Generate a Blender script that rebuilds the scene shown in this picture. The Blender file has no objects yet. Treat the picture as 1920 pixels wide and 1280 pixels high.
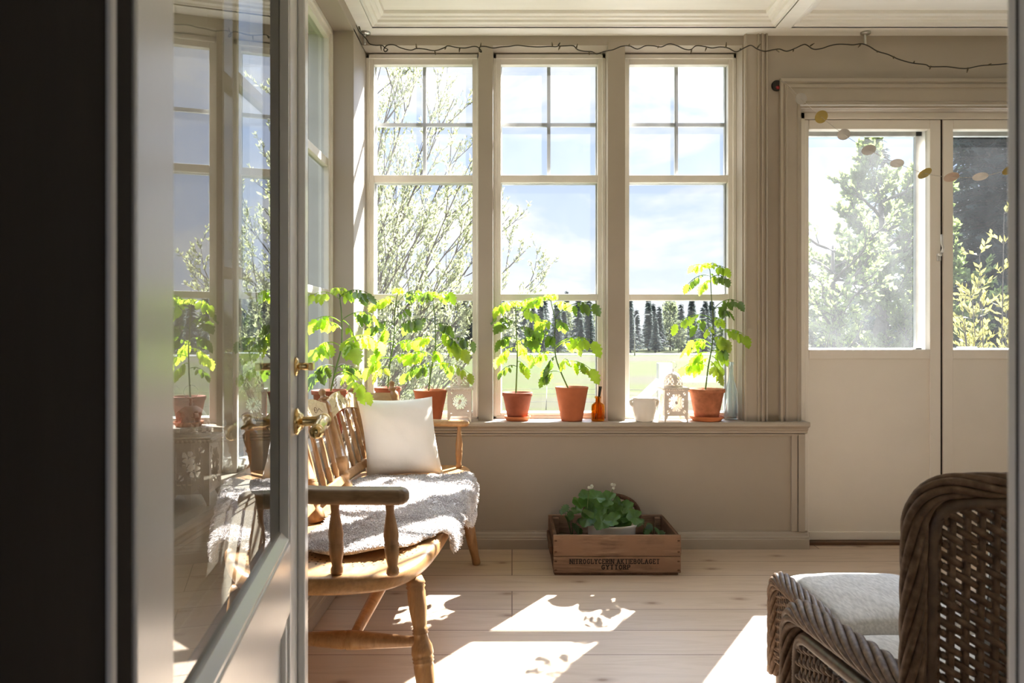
import bpy, bmesh, math, random
from mathutils import Vector as V, Matrix, noise as mnoise
from math import sin, cos, pi, radians as R, sqrt, atan2, exp
RND = random.Random(7)
SC = bpy.context.scene
COL = SC.collection
F = 1400.0          # focal length in pixels of the 1920 wide frame
CX, CY, CZ = 960.0, 632.0, 1.02

def P(x, y, Y):     # photo pixel at depth Y -> point
    return V(((x - CX) * Y / F, Y, CZ - (y - CY) * Y / F))
def PX(x, X, y):    # pixel on a plane X = const
    Y = X * F / (x - CX)
    return P(x, y, Y)
def PZ(x, y, z):    # pixel on a plane z = const
    Y = (CZ - z) * F / (y - CY)
    return P(x, y, Y)

BASE = {}
def tag(o, label=None, cat=None, group=None, kind=None):
    if label: o['label'] = label
    if cat: o['category'] = cat
    if group: o['group'] = group
    if kind: o['kind'] = kind
    return o
def thing(name, label, cat, base, group=None, kind=None):
    o = bpy.data.objects.new(name, None); COL.objects.link(o)
    o.empty_display_size = 0.05
    o.location = V(base); BASE[o] = V(base)
    return tag(o, label, cat, group, kind)

def frame_of(d):
    d = V(d).normalized()
    a = V((0, 0, 1)) if abs(d.z) < .95 else V((1, 0, 0))
    s = d.cross(a).normalized(); t = s.cross(d).normalized()
    return d, s, t

class MB:
    def __init__(s): s.v = []; s.f = []; s.sm = []; s.cuts = []
    def second(s): s.cuts.append(len(s.f)); return s      # faces added from here on use the next material
    def add(s, vs, fs, smooth=False):
        n = len(s.v); s.v.extend(tuple(p) for p in vs)
        for f in fs: s.f.append(tuple(i + n for i in f)); s.sm.append(smooth)
        return s
    def box(s, x0, y0, z0, x1, y1, z1):
        if x1 < x0: x0, x1 = x1, x0
        if y1 < y0: y0, y1 = y1, y0
        if z1 < z0: z0, z1 = z1, z0
        return s.add([(x0,y0,z0),(x1,y0,z0),(x1,y1,z0),(x0,y1,z0),(x0,y0,z1),(x1,y0,z1),(x1,y1,z1),(x0,y1,z1)],
              [(0,3,2,1),(4,5,6,7),(0,1,5,4),(1,2,6,5),(2,3,7,6),(3,0,4,7)])
    def obox(s, c, a, b, d):     # half-axis vectors
        c, a, b, d = V(c), V(a), V(b), V(d)
        vs = [c-a-b-d, c+a-b-d, c+a+b-d, c-a+b-d, c-a-b+d, c+a-b+d, c+a+b+d, c-a+b+d]
        fs = [(0,3,2,1),(4,5,6,7),(0,1,5,4),(1,2,6,5),(2,3,7,6),(3,0,4,7)]
        if a.cross(b).dot(d) < 0: fs = [f[::-1] for f in fs]
        return s.add(vs, fs)
    def prism(s, pts, o, u, v, d, smooth=False):
        o, u, v, d = V(o), V(u), V(v), V(d); n = len(pts)
        A = [o + u*p[0] + v*p[1] for p in pts]; B = [p + d for p in A]
        area = sum(pts[i][0]*pts[(i+1)%n][1]-pts[(i+1)%n][0]*pts[i][1] for i in range(n))
        fl = (area > 0) == (u.cross(v).dot(d) > 0)
        fs = [tuple(range(n-1,-1,-1)), tuple(range(n, 2*n))] + [(i,(i+1)%n,(i+1)%n+n,i+n) for i in range(n)]
        if not fl: fs = [f[::-1] for f in fs]
        k = len(s.f); s.add(A+B, fs)
        if smooth:
            for i in range(k+2, len(s.f)): s.sm[i] = True
        return s
    def lathe(s, p0, p1, prof, seg=16, capped=True):
        p0, p1 = V(p0), V(p1); L = p1 - p0; d, a, b = frame_of(L)
        vs = []; n = len(prof)
        for t, r in prof:
            c = p0 + L*t
            for k in range(seg):
                an = 2*pi*k/seg; vs.append(c + a*(r*cos(an)) + b*(r*sin(an)))
        fs = []
        for i in range(n-1):
            for k in range(seg):
                k2 = (k+1) % seg
                fs.append((i*seg+k, (i+1)*seg+k, (i+1)*seg+k2, i*seg+k2))
        s.add(vs, fs, True)
        if capped:
            m = len(s.v) - n*seg
            s.f.append(tuple(m+k for k in range(seg))); s.sm.append(False)
            s.f.append(tuple(m+(n-1)*seg+k for k in range(seg-1,-1,-1))); s.sm.append(False)
        return s
    def tube(s, pts, r, seg=8, closed=False, capped=True):
        pts = [V(p) for p in pts]; n = len(pts)
        rs = r if isinstance(r, (list, tuple)) else [r]*n
        vs = []; prev = None
        for i in range(n):
            if closed: d = pts[(i+1)%n] - pts[i-1]
            else: d = pts[min(i+1,n-1)] - pts[max(i-1,0)]
            if d.length < 1e-9: d = V((0,0,1))
            d.normalize()
            if prev is None: _, a, b = frame_of(d)
            else:
                a = prev - d*prev.dot(d)
                if a.length < 1e-6: _, a, b = frame_of(d)
                a.normalize(); b = d.cross(a)
            prev = a
            for k in range(seg):
                an = 2*pi*k/seg; vs.append(pts[i] + a*(rs[i]*cos(an)) + b*(rs[i]*sin(an)))
        fs = []
        for i in range(n if closed else n-1):
            j = (i+1) % n
            for k in range(seg):
                k2 = (k+1) % seg
                fs.append((i*seg+k, i*seg+k2, j*seg+k2, j*seg+k))
        m = len(s.v); s.add(vs, fs, True)
        if capped and not closed:
            s.f.append(tuple(m+k for k in range(seg-1,-1,-1))); s.sm.append(False)
            s.f.append(tuple(m+(n-1)*seg+k for k in range(seg))); s.sm.append(False)
        return s
    def sphere(s, c, r, seg=12, rings=8, sx=1, sy=1, sz=1):
        c = V(c); vs = [c + V((0,0,r*sz))]
        for i in range(1, rings):
            th = pi*i/rings
            for k in range(seg):
                an = 2*pi*k/seg
                vs.append(c + V((r*sx*sin(th)*cos(an), r*sy*sin(th)*sin(an), r*sz*cos(th))))
        vs.append(c - V((0,0,r*sz))); fs = []
        for k in range(seg):
            k2 = (k+1)%seg
            fs.append((0, 1+k, 1+k2))
            for i in range(rings-2):
                fs.append((1+i*seg+k, 1+(i+1)*seg+k, 1+(i+1)*seg+k2, 1+i*seg+k2))
            fs.append((1+(rings-2)*seg+k, len(vs)-1, 1+(rings-2)*seg+k2))
        return s.add(vs, fs, True)
    def grid(s, rows, smooth=True, closed_u=False):
        n, m = len(rows), len(rows[0]); vs = [p for r in rows for p in r]; fs = []
        for i in range(n-1):
            for j in range(m if closed_u else m-1):
                j2 = (j+1) % m
                fs.append((i*m+j, i*m+j2, (i+1)*m+j2, (i+1)*m+j))
        return s.add(vs, fs, smooth)
    def build(s, name, mat, parent=None, base=None, bevel=0, seg=2, smooth=None, solid=0, sub=0):
        if parent is not None: b = BASE[parent]
        else: b = V(base) if base is not None else V((0,0,0))
        me = bpy.data.meshes.new(name)
        me.from_pydata([(x-b.x, y-b.y, z-b.z) for x, y, z in s.v], [], s.f)
        me.polygons.foreach_set('use_smooth', [bool(x) if smooth is None else smooth for x in s.sm])
        me.update()
        mats = mat if isinstance(mat, (list, tuple)) else [mat]
        for q in mats: me.materials.append(q)
        for k, c0 in enumerate(s.cuts):
            for i in range(c0, len(s.f)): me.polygons[i].material_index = min(k+1, len(mats)-1)
        o = bpy.data.objects.new(name, me); COL.objects.link(o); BASE[o] = b
        if parent is not None: o.parent = parent
        else: o.location = b
        if solid:
            m = o.modifiers.new('solid', 'SOLIDIFY'); m.thickness = solid; m.offset = 0
        if bevel:
            m = o.modifiers.new('bevel', 'BEVEL'); m.width = bevel; m.segments = seg
            m.limit_method = 'ANGLE'; m.angle_limit = R(40)
        if sub:
            m = o.modifiers.new('sub', 'SUBSURF'); m.levels = sub; m.render_levels = sub
        return o

def structure(o): o['kind'] = 'structure'; return o
def copy_tree(o, parent=None):
    c = o.copy(); COL.objects.link(c)
    if parent is not None: c.parent = parent
    for ch in list(o.children): copy_tree(ch, c)
    return c

def bez(a, b, c, n=10):
    a, b, c = V(a), V(b), V(c)
    return [a*((1-t)**2) + b*(2*t*(1-t)) + c*(t*t) for t in [i/n for i in range(n+1)]]
def spline(pts, n=6):       # catmull-rom through points
    pts = [V(p) for p in pts]; out = []
    for i in range(len(pts)-1):
        p0 = pts[max(i-1,0)]; p1 = pts[i]; p2 = pts[i+1]; p3 = pts[min(i+2,len(pts)-1)]
        for k in range(n):
            t = k/n
            out.append(.5*((2*p1)+(p2-p0)*t+(2*p0-5*p1+4*p2-p3)*t*t+(3*p1-p0-3*p2+p3)*t**3))
    out.append(pts[-1]); return out

# ---------------------------------------------------------------- materials
def newmat(name):
    m = bpy.data.materials.new(name); m.use_nodes = True
    nt = m.node_tree; nt.nodes.clear()
    out = nt.nodes.new('ShaderNodeOutputMaterial')
    return m, nt, out
def N(nt, kind, **kw):
    n = nt.nodes.new(kind)
    for k, v in kw.items():
        if k in n.inputs: n.inputs[k].default_value = v
        else: setattr(n, k, v)
    return n
def L(nt, a, b): nt.links.new(a, b)
def ramp(nt, fac, stops):
    r = nt.nodes.new('ShaderNodeValToRGB'); el = r.color_ramp.elements
    while len(el) < len(stops): el.new(.5)
    for e, (p, c) in zip(el, stops):
        e.position = p; e.color = (c[0], c[1], c[2], 1) if not isinstance(c, (int, float)) else (c, c, c, 1)
    L(nt, fac, r.inputs['Fac']); return r
def coords(nt, scale=(1,1,1), rot=(0,0,0), kind='Object'):
    tc = nt.nodes.new('ShaderNodeTexCoord'); mp = nt.nodes.new('ShaderNodeMapping')
    mp.inputs['Scale'].default_value = scale; mp.inputs['Rotation'].default_value = rot
    L(nt, tc.outputs[kind], mp.inputs['Vector']); return mp.outputs['Vector']
def bsdf(nt, out, col=None, rough=.5, spec=.5, metal=0):
    b = nt.nodes.new('ShaderNodeBsdfPrincipled')
    b.inputs['Roughness'].default_value = rough
    b.inputs['Specular IOR Level'].default_value = spec
    b.inputs['Metallic'].default_value = metal
    if col is not None: b.inputs['Base Color'].default_value = (*col, 1)
    L(nt, b.outputs['BSDF'], out.inputs['Surface']); return b
def add_bump(nt, b, h, strength=.3, dist=.002):
    bp = nt.nodes.new('ShaderNodeBump'); bp.inputs['Strength'].default_value = strength
    bp.inputs['Distance'].default_value = dist
    L(nt, h, bp.inputs['Height']); L(nt, bp.outputs['Normal'], b.inputs['Normal'])
def mul(c, k): return (c[0]*k, c[1]*k, c[2]*k)

def paint(name, col, rough=.45, var=.06, scale=3, bump=.05, spec=.4, stretch=(1,1,1)):
    m, nt, out = newmat(name); b = bsdf(nt, out, col, rough, spec)
    vec = coords(nt, tuple(scale*s for s in stretch))
    n = N(nt, 'ShaderNodeTexNoise', Scale=1.0, Detail=6.0, Roughness=.6); L(nt, vec, n.inputs['Vector'])
    r = ramp(nt, n.outputs['Fac'], [(.3, mul(col, 1-var)), (.7, mul(col, 1+var))])
    L(nt, r.outputs['Color'], b.inputs['Base Color'])
    if bump:
        n2 = N(nt, 'ShaderNodeTexNoise', Scale=40.0, Detail=4.0); L(nt, vec, n2.inputs['Vector'])
        add_bump(nt, b, n2.outputs['Fac'], bump, .002)
    return m
def wood(name, c1, c2, c3, stretch=(1,8,8), rough=.45, scale=3, bump=.2, spec=.4, wear=None):
    m, nt, out = newmat(name); b = bsdf(nt, out, c1, rough, spec)
    vec = coords(nt, tuple(scale*s for s in stretch))
    n = N(nt, 'ShaderNodeTexNoise', Scale=1.0, Detail=8.0, Roughness=.65, Distortion=1.2); L(nt, vec, n.inputs['Vector'])
    n2 = N(nt, 'ShaderNodeTexNoise', Scale=5.0, Detail=6.0, Roughness=.7); L(nt, vec, n2.inputs['Vector'])
    r = ramp(nt, n.outputs['Fac'], [(.28, c2), (.5, c1), (.72, c3)])
    mx = N(nt, 'ShaderNodeMix', data_type='RGBA', blend_type='MULTIPLY'); mx.inputs[0].default_value = .5
    r2 = ramp(nt, n2.outputs['Fac'], [(.35, .55), (.6, 1.0)])
    L(nt, r.outputs['Color'], mx.inputs[6]); L(nt, r2.outputs['Color'], mx.inputs[7])
    colout = mx.outputs[2]
    if wear:
        v3 = coords(nt, (7,7,7)); n3 = N(nt, 'ShaderNodeTexNoise', Scale=1.0, Detail=5.0); L(nt, v3, n3.inputs['Vector'])
        r3 = ramp(nt, n3.outputs['Fac'], [(.48, 0.0), (.62, 1.0)])
        m2 = N(nt, 'ShaderNodeMix', data_type='RGBA'); L(nt, r3.outputs['Color'], m2.inputs[0])
        L(nt, colout, m2.inputs[6]); m2.inputs[7].default_value = (*wear, 1); colout = m2.outputs[2]
    L(nt, colout, b.inputs['Base Color'])
    add_bump(nt, b, n2.outputs['Fac'], bump, .002)
    return m
def leafmat(name, dcol, tcol, mixf=.5, rough=.45, gloss=.06, scale=12, dark=.6):
    m, nt, out = newmat(name)
    vec = coords(nt, (scale,)*3)
    n = N(nt, 'ShaderNodeTexNoise', Scale=1.0, Detail=3.0); L(nt, vec, n.inputs['Vector'])
    d = N(nt, 'ShaderNodeBsdfDiffuse'); t = N(nt, 'ShaderNodeBsdfTranslucent'); g = N(nt, 'ShaderNodeBsdfGlossy', Roughness=rough)
    r1 = ramp(nt, n.outputs['Fac'], [(.3, mul(dcol, dark)), (.7, dcol)]); r2 = ramp(nt, n.outputs['Fac'], [(.3, mul(tcol, dark+.15)), (.7, tcol)])
    L(nt, r1.outputs['Color'], d.inputs['Color']); L(nt, r2.outputs['Color'], t.inputs['Color'])
    a = N(nt, 'ShaderNodeMixShader'); a.inputs[0].default_value = mixf
    L(nt, d.outputs[0], a.inputs[1]); L(nt, t.outputs[0], a.inputs[2])
    c = N(nt, 'ShaderNodeMixShader'); c.inputs[0].default_value = gloss
    L(nt, a.outputs[0], c.inputs[1]); L(nt, g.outputs[0], c.inputs[2]); L(nt, c.outputs[0], out.inputs['Surface'])
    return m
def thinglass(name, ior=1.5, tint=(1,1,1), dust=.0, dustcol=(.9,.9,.9), dscale=6, dusty_floor=0.0):
    # thin clear pane: transparent + fresnel gloss, with a film of dust that scatters light
    m, nt, out = newmat(name)
    t = N(nt, 'ShaderNodeBsdfTransparent'); t.inputs['Color'].default_value = (*tint, 1)
    g = N(nt, 'ShaderNodeBsdfGlossy', Roughness=0.0)
    fr = N(nt, 'ShaderNodeFresnel', IOR=ior)
    a = N(nt, 'ShaderNodeMixShader'); L(nt, fr.outputs[0], a.inputs[0]); L(nt, t.outputs[0], a.inputs[1]); L(nt, g.outputs[0], a.inputs[2])
    last = a.outputs[0]
    if dust > 0:
        tr = N(nt, 'ShaderNodeBsdfTranslucent'); tr.inputs['Color'].default_value = (*dustcol, 1)
        vec = coords(nt, (dscale, dscale, dscale*.5)); n = N(nt, 'ShaderNodeTexNoise', Scale=1.0, Detail=7.0, Roughness=.65); L(nt, vec, n.inputs['Vector'])
        r = ramp(nt, n.outputs['Fac'], [(.3, dust*.6), (.75, dust*1.5)])
        b = N(nt, 'ShaderNodeMixShader'); L(nt, r.outputs['Color'], b.inputs[0]); L(nt, last, b.inputs[1]); L(nt, tr.outputs[0], b.inputs[2])
        last = b.outputs[0]
    L(nt, last, out.inputs['Surface']); return m

M = {}
M['beige'] = paint('beige_wall_paint', (.365,.312,.25), .5, .05, 2, .04)
M['beige_gloss'] = paint('beige_woodwork_paint', (.385,.33,.265), .38, .05, 2.5, .06)
M['cream'] = paint('cream_window_paint', (.74,.71,.645), .4, .07, 6, .15)
M['mullion'] = paint('weathered_grey_white_paint', (.62,.62,.60), .6, .12, 12, .2)
M['doorwhite'] = paint('cream_door_paint', (.76,.705,.625), .38, .04, 2.5, .05)
M['ceil'] = paint('ceiling_white_paint', (.82,.795,.745), .5, .04, 2, .1, stretch=(1,8,8))
M['leafdoor'] = paint('glass_door_grey_white_paint', (.74,.73,.71), .22, .03, 3, .05)
M['darkjamb'] = paint('very_dark_brown', (.022,.016,.012), .8, .2, 3, .1, .15, stretch=(4,4,.5))  # very dark brown, against the pale jamb opposite
M['hall'] = paint('dark_hall_wall', (.05,.045,.04), .8, .1, 2, .05)
M['greyjamb'] = paint('grey_jamb_paint', (.78,.74,.70), .5, .05, 3, .1)
M['brass'] = None
m, nt, out = newmat('polished_brass'); bsdf(nt, out, (.78,.56,.25), .16, .5, 1); M['brass'] = m
m, nt, out = newmat('brushed_steel'); bsdf(nt, out, (.55,.53,.5), .3, .5, 1); M['steel'] = m
m, nt, out = newmat('grey_metal'); bsdf(nt, out, (.6,.58,.55), .35, .5, .3); M['greymetal'] = m
M['glass_window'] = thinglass('old_window_glass', 1.45, (.97,.98,.98), .008)
M['glass_window_hazy'] = thinglass('hazy_top_glass', 1.45, (.97,.98,.98), .022)
M['glass_door'] = thinglass('door_window_glass', 1.45, (.95,.97,.98), .022, dscale=9)
M['glass_door_clean'] = thinglass('door_window_glass_clean', 1.45, (.92,.95,.98), .007, dscale=9)
M['glass_leaf'] = thinglass('interior_door_glass', 2.2, (.93,.96,.95), .006)
# ---------------------------------------------------------------- camera
cam_d = bpy.data.cameras.new('camera'); cam = bpy.data.objects.new('camera', cam_d); COL.objects.link(cam)
cam_d.sensor_width = 36; cam_d.lens = 36*F/1920
cam_d.shift_y = (CY-640)/1920.0
cam.location = (0, 0, CZ); cam.rotation_euler = (pi/2, 0, 0)
cam_d.clip_start = .02; cam_d.clip_end = 600
cam_d.dof.use_dof = True; cam_d.dof.focus_distance = 3.1; cam_d.dof.aperture_fstop = 10
SC.camera = cam

XL, YU, YW = -.731, 3.64, 3.737
ZB, ZS, ZL, ZC = .553, .613, 2.442, 2.489
XR = 3.3; Y0 = .437
def ux(px, Y): return (px-CX)*Y/F
XM1 = (ux(897,YU), ux(924,YU)); XM2 = (ux(1140,YU), ux(1172,YU))
XW3 = 1.123; XD0 = ux(1500,YU); XD1 = 2.86

def wall(name, mat, *boxes, bevel=0):
    b = MB()
    for q in boxes: b.box(*q)
    return structure(b.build(name, mat, bevel=bevel))

# floor: pale pine boards running across the room
m, nt, out = newmat('pine_floor'); b = bsdf(nt, out, (.5,.4,.3), .42, .35)
tc = N(nt, 'ShaderNodeTexCoord')
br = N(nt, 'ShaderNodeTexBrick', Scale=1.0); br.offset = .37; br.offset_frequency = 3; br.squash = 1
br.inputs['Mortar Size'].default_value = .0022; br.inputs['Mortar Smooth'].default_value = .15
br.inputs['Brick Width'].default_value = 2.35; br.inputs['Row Height'].default_value = .2
br.inputs['Color1'].default_value = (.565,.435,.32,1); br.inputs['Color2'].default_value = (.50,.385,.285,1)
br.inputs['Mortar'].default_value = (.16,.10,.065,1)
L(nt, tc.outputs['Object'], br.inputs['Vector'])
mp = N(nt, 'ShaderNodeMapping'); mp.inputs['Scale'].default_value = (1.3, 11, 1); L(nt, tc.outputs['Object'], mp.inputs['Vector'])
ng = N(nt, 'ShaderNodeTexNoise', Scale=2.0, Detail=8.0, Roughness=.65, Distortion=.8); L(nt, mp.outputs[0], ng.inputs['Vector'])
rg = ramp(nt, ng.outputs['Fac'], [(.3, (.80,.76,.72)), (.55, (1,1,1)), (.8, (1.0,.93,.86))])
mx = N(nt, 'ShaderNodeMix', data_type='RGBA', blend_type='MULTIPLY'); mx.inputs[0].default_value = .8
L(nt, br.outputs['Color'], mx.inputs[6]); L(nt, rg.outputs['Color'], mx.inputs[7])
mp2 = N(nt, 'ShaderNodeMapping'); mp2.inputs['Scale'].default_value = (3.1, 6.3, 1); L(nt, tc.outputs['Object'], mp2.inputs['Vector'])
nd = N(nt, 'ShaderNodeTexNoise', Scale=4.0, Detail=3.0); L(nt, mp2.outputs[0], nd.inputs['Vector'])
md = N(nt, 'ShaderNodeMix', data_type='RGBA'); md.inputs[0].default_value = .06
L(nt, mp2.outputs[0], md.inputs[6]); L(nt, nd.outputs['Color'], md.inputs[7])
vo = N(nt, 'ShaderNodeTexVoronoi', Scale=1.0); vo.voronoi_dimensions = '2D'; L(nt, md.outputs[2], vo.inputs['Vector'])
rk = ramp(nt, vo.outputs['Distance'], [(.03, 1.0), (.06, .5), (.15, 0.0)])
sel = N(nt, 'ShaderNodeSeparateColor'); L(nt, vo.outputs['Color'], sel.inputs[0])
gt = N(nt, 'ShaderNodeMath', operation='GREATER_THAN'); L(nt, sel.outputs[0], gt.inputs[0]); gt.inputs[1].default_value = .55
km = N(nt, 'ShaderNodeMath', operation='MULTIPLY'); L(nt, rk.outputs['Color'], km.inputs[0]); L(nt, gt.outputs[0], km.inputs[1])
mk = N(nt, 'ShaderNodeMix', data_type='RGBA'); L(nt, km.outputs[0], mk.inputs[0]); L(nt, mx.outputs[2], mk.inputs[6]); mk.inputs[7].default_value = (.27,.165,.10,1)
L(nt, mk.outputs[2], b.inputs['Base Color'])
add_bump(nt, b, br.outputs['Fac'], -.35, .003)
M['floor'] = m
wall('floor', M['floor'], (XL-.3, -2.2, -.06, XR+.2, 3.86, 0))

# ceiling: painted boards with a perimeter band, stepped crown mouldings and a dividing beam
wall('ceiling', M['ceil'], (XL-.2, .3, 2.545, XR+.2, 3.84, 2.75))
YB, XB = 3.552, XL+.066          # edges of the flat perimeter band
c = MB()
c.box(XL, YB, ZC, XR, 3.84, 2.6)
c.box(XL-.2, .3, ZC, XB, YB, 2.6)
c.build('trim_1', M['ceil'], bevel=.002)['kind'] = 'structure'
crown = [(0,0),(0,.006),(.010,.006),(.014,.012),(.030,.016),(.034,.026),(.048,.030),(.052,.036),(.066,.042),(.070,.062),(0,.062)]
bx0, bx1 = ux(1457,3.53), ux(1486,3.53)
def crown_run(b, x0, x1, y0, y1):   # mitred crown around a coffer
    n = len(crown); rings = []
    for (o, z) in crown:
        rings.append([V((x0+o,y0+o,ZC+z)), V((x1-o,y0+o,ZC+z)), V((x1-o,y1-o,ZC+z)), V((x0+o,y1-o,ZC+z))])
    for i in range(n-1):
        for k in range(4):
            a, b2 = rings[i][k], rings[i][(k+1)%4]; c2, d2 = rings[i+1][(k+1)%4], rings[i+1][k]
            b.add([a,b2,c2,d2], [(0,1,2,3)])
cr = MB(); crown_run(cr, XB, bx0, .5, YB)
cr.build('trim_2', M['ceil'])['kind'] = 'structure'
cr = MB(); crown_run(cr, bx1, XR-.06, .5, YB)
cr.build('trim_3', M['ceil'])['kind'] = 'structure'
c = MB(); c.box(bx0, .5, ZC, bx1, YB, 2.6); c.build('trim_4', M['ceil'], bevel=.002)['kind'] = 'structure'

# back wall with its window openings and door opening
W = MB()
W.box(XL-.30, 3.62, 0, 1.414, 3.86, ZB+.02)                       # knee wall
W.box(XL-.30, YU, ZL, XR+.2, 3.86, 2.62)                          # lintel
for a, b_ in (XM1, XM2): W.box(a, YU, ZB+.02, b_, 3.82, ZL)
W.box(XW3, YU, ZB+.02, XD0-.001, 3.86, ZL)
W.box(XD0-.001, YU, 2.13, XR+.2, 3.86, ZL)
W.box(XD1, YU, 0, XR+.2, 3.86, 2.13)
structure(W.build('wall_back', M['beige']))
# left wall: solid panel, knee wall under the window, lintel and corner post
YJ, YN = 3.447, 2.24
W = MB()
W.box(XL-.26, Y0, 0, XL, 3.62, ZB+.02)
W.box(XL-.26, Y0, ZB, XL, 1.50, 2.62); W.box(XL-.26, 1.49, ZB, -.868, YN, 2.62)
W.box(XL-.26, 1.49, 2.434, XL, 3.86, 2.62)
W.box(XL-.26, YJ, ZB, XL, 3.82, 2.45)
structure(W.build('wall_left', M['beige'], bevel=.003))
# unseen right wall, its two window openings added to let in fill light
W = MB()
W.box(XR, Y0-.1, 0, XR+.2, 3.86, .6); W.box(XR, Y0-.1, 2.4, XR+.2, 3.86, 2.62)
for a, b_ in ((Y0-.1,.7),(1.85,2.1),(3.4,3.86)): W.box(XR, a, .59, XR+.2, b_, 2.41)
structure(W.build('wall_right', M['ceil']))  # white instead of the room's beige, to bounce more fill light
# wall towards the hall with the doorway the view passes through
JL, JR, YH = -.222, .2895, .31
W = MB()
W.box(XL-.26, YH, 0, JL-.05, Y0, 2.62); W.box(JR+.05, YH, 0, XR+.2, Y0, 2.62); W.box(JL-.06, YH, 2.15, JR+.06, Y0, 2.62)
structure(W.build('wall_front', M['ceil']))  # unseen side also made white for extra bounce
W = MB()
# two unseen hall openings added so daylight falls on the jambs and door stile
W.box(-1.1,-1.9,0,-1.0,YH,.85); W.box(-1.1,-1.9,2.1,-1.0,YH,2.4); W.box(-1.1,-1.9,.85,-1.0,-1.35,2.1); W.box(-1.1,-.15,.85,-1.0,YH,2.1)
W.box(1.2,-1.9,0,1.3,YH,2.4); W.box(-1.1,-2.0,0,1.3,-1.9,.8); W.box(-1.1,-2.0,2.1,1.3,-1.9,2.4); W.box(-1.1,-2.0,.8,-.5,-1.9,2.1); W.box(.9,-2.0,.8,1.3,-1.9,2.1); W.box(-1.1,-2.0,2.4,1.3,YH,2.5)
structure(W.build('wall_hall', M['hall']))
t = thing('trim_5', None, None, (JL-.02, .37, 0), kind='structure')
b = MB(); b.box(JL-.05, YH-.02, 0, JL, Y0+.002, 2.15); b.build('jamb_board', M['darkjamb'], t, bevel=.003)
b = MB(); b.box(JL-.004, .4085, 0, JL+.0022, .4165, 2.15); b.build('rebate_strip', M['greyjamb'], t, bevel=.002)
t = thing('trim_6', None, None, (JR+.02, .37, 0), kind='structure')
b = MB(); b.box(JR, YH-.02, 0, JR+.05, Y0+.002, 2.15); b.build('jamb_board', M['greyjamb'], t, bevel=.004)
b = MB(); b.box(JR-.0006, .4268, 0, JR+.004, .4282, 2.15); b.build('rebate_strip', M['darkjamb'], t)  # thin dark strip standing in for a shaded groove

# window sills with a moulded nose
nose = [(0,0),(.010,.004),(.012,.014),(.020,.020),(.020,.028),(.032,.034),(.044,.040),(.046,.050),(.042,.060),(-.22,.060),(-.22,0)]
b = MB(); b.prism(nose, (XL-.02, 3.616, ZB), (0,-1,0), (0,0,1), (1.428-XL+.02,0,0))
structure(b.build('trim_7', M['beige_gloss'], bevel=.0015))
nl = [(max(x*.35,-.2) if x > 0 else x, y) for x, y in nose]
b = MB(); b.prism(nl, (XL, Y0, ZB), (1,0,0), (0,0,1), (0,3.6-Y0,0))
structure(b.build('trim_8', M['beige_gloss'], bevel=.0015))
# baseboards
bb = [(0,0),(.030,0),(.030,.046),(.026,.050),(.026,.056),(.016,.062),(.014,.070),(.006,.078),(.006,.084),(0,.084)]
b = MB(); b.prism(bb, (XL, 3.62, 0), (0,-1,0), (0,0,1), (1.430-XL,0,0)); structure(b.build('baseboard_back', M['beige_gloss']))
b = MB(); b.prism([(x*1.25,y*1.05) for x,y in bb], (XL, Y0, 0), (1,0,0), (0,0,1), (0,3.62-Y0,0)); structure(b.build('baseboard_left', M['beige_gloss']))
# framing strips at the end of the knee wall
b = MB()
b.box(ux(1484,3.61), 3.608, .08, ux(1495.5,3.61), 3.63, ZB); b.box(ux(1496.5,3.61), 3.604, .08, 1.416, 3.63, ZB)
structure(b.build('trim_9', M['beige_gloss'], bevel=.003))
b = MB(); b.prism([(0,0),(.012,0),(.012,.006),(.006,.012),(0,.014)], (XL, 3.62, ZB), (0,-1,0), (0,0,-1), (1.414-XL,0,0)); structure(b.build('trim_10', M['beige_gloss']))
# fluted pilaster beside the last window
pil = [(0,0),(0,.020),(.006,.024),(.010,.024),(.012,.018),(.060,.018),(.062,.026),(.068,.028),(.070,.020),(.078,.020),(.080,.030),(.088,.030),(.090,.020),(.100,.020),(.102,.030),(.110,.026),(.110,0)]
b = MB(); b.prism(pil, (ux(1394,YU), YU, ZS), (1,0,0), (0,-1,0), (0,0,ZC-ZS)); structure(b.build('trim_11', M['beige_gloss']))
# moulded door casing
cas = [(0,0),(0,.026),(.012,.030),(.018,.024),(.022,.024),(.024,.034),(.034,.034),(.036,.026),(.082,.020),(.086,.026),(.094,.026),(.098,.016),(.104,.016),(.104,0)]
def casing():
    b = MB(); xa, zt = ux(1460,YU), 1.02+(632-150)*YU/F
    n = len(cas); path = []
    for o, d in cas:
        k = 1.36
        path.append([V((xa+o, YU-d, ZS-.02)), V((xa+o, YU-d, zt-o*k)), V((XD1+.10-o, YU-d, zt-o*k)), V((XD1+.10-o, YU-d, 0))])
    for i in range(n-1):
        for k in range(3):
            b.add([path[i][k], path[i][k+1], path[i+1][k+1], path[i+1][k]], [(3,2,1,0)])
    return b
structure(casing().build('trim_12', M['beige_gloss']))

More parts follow.
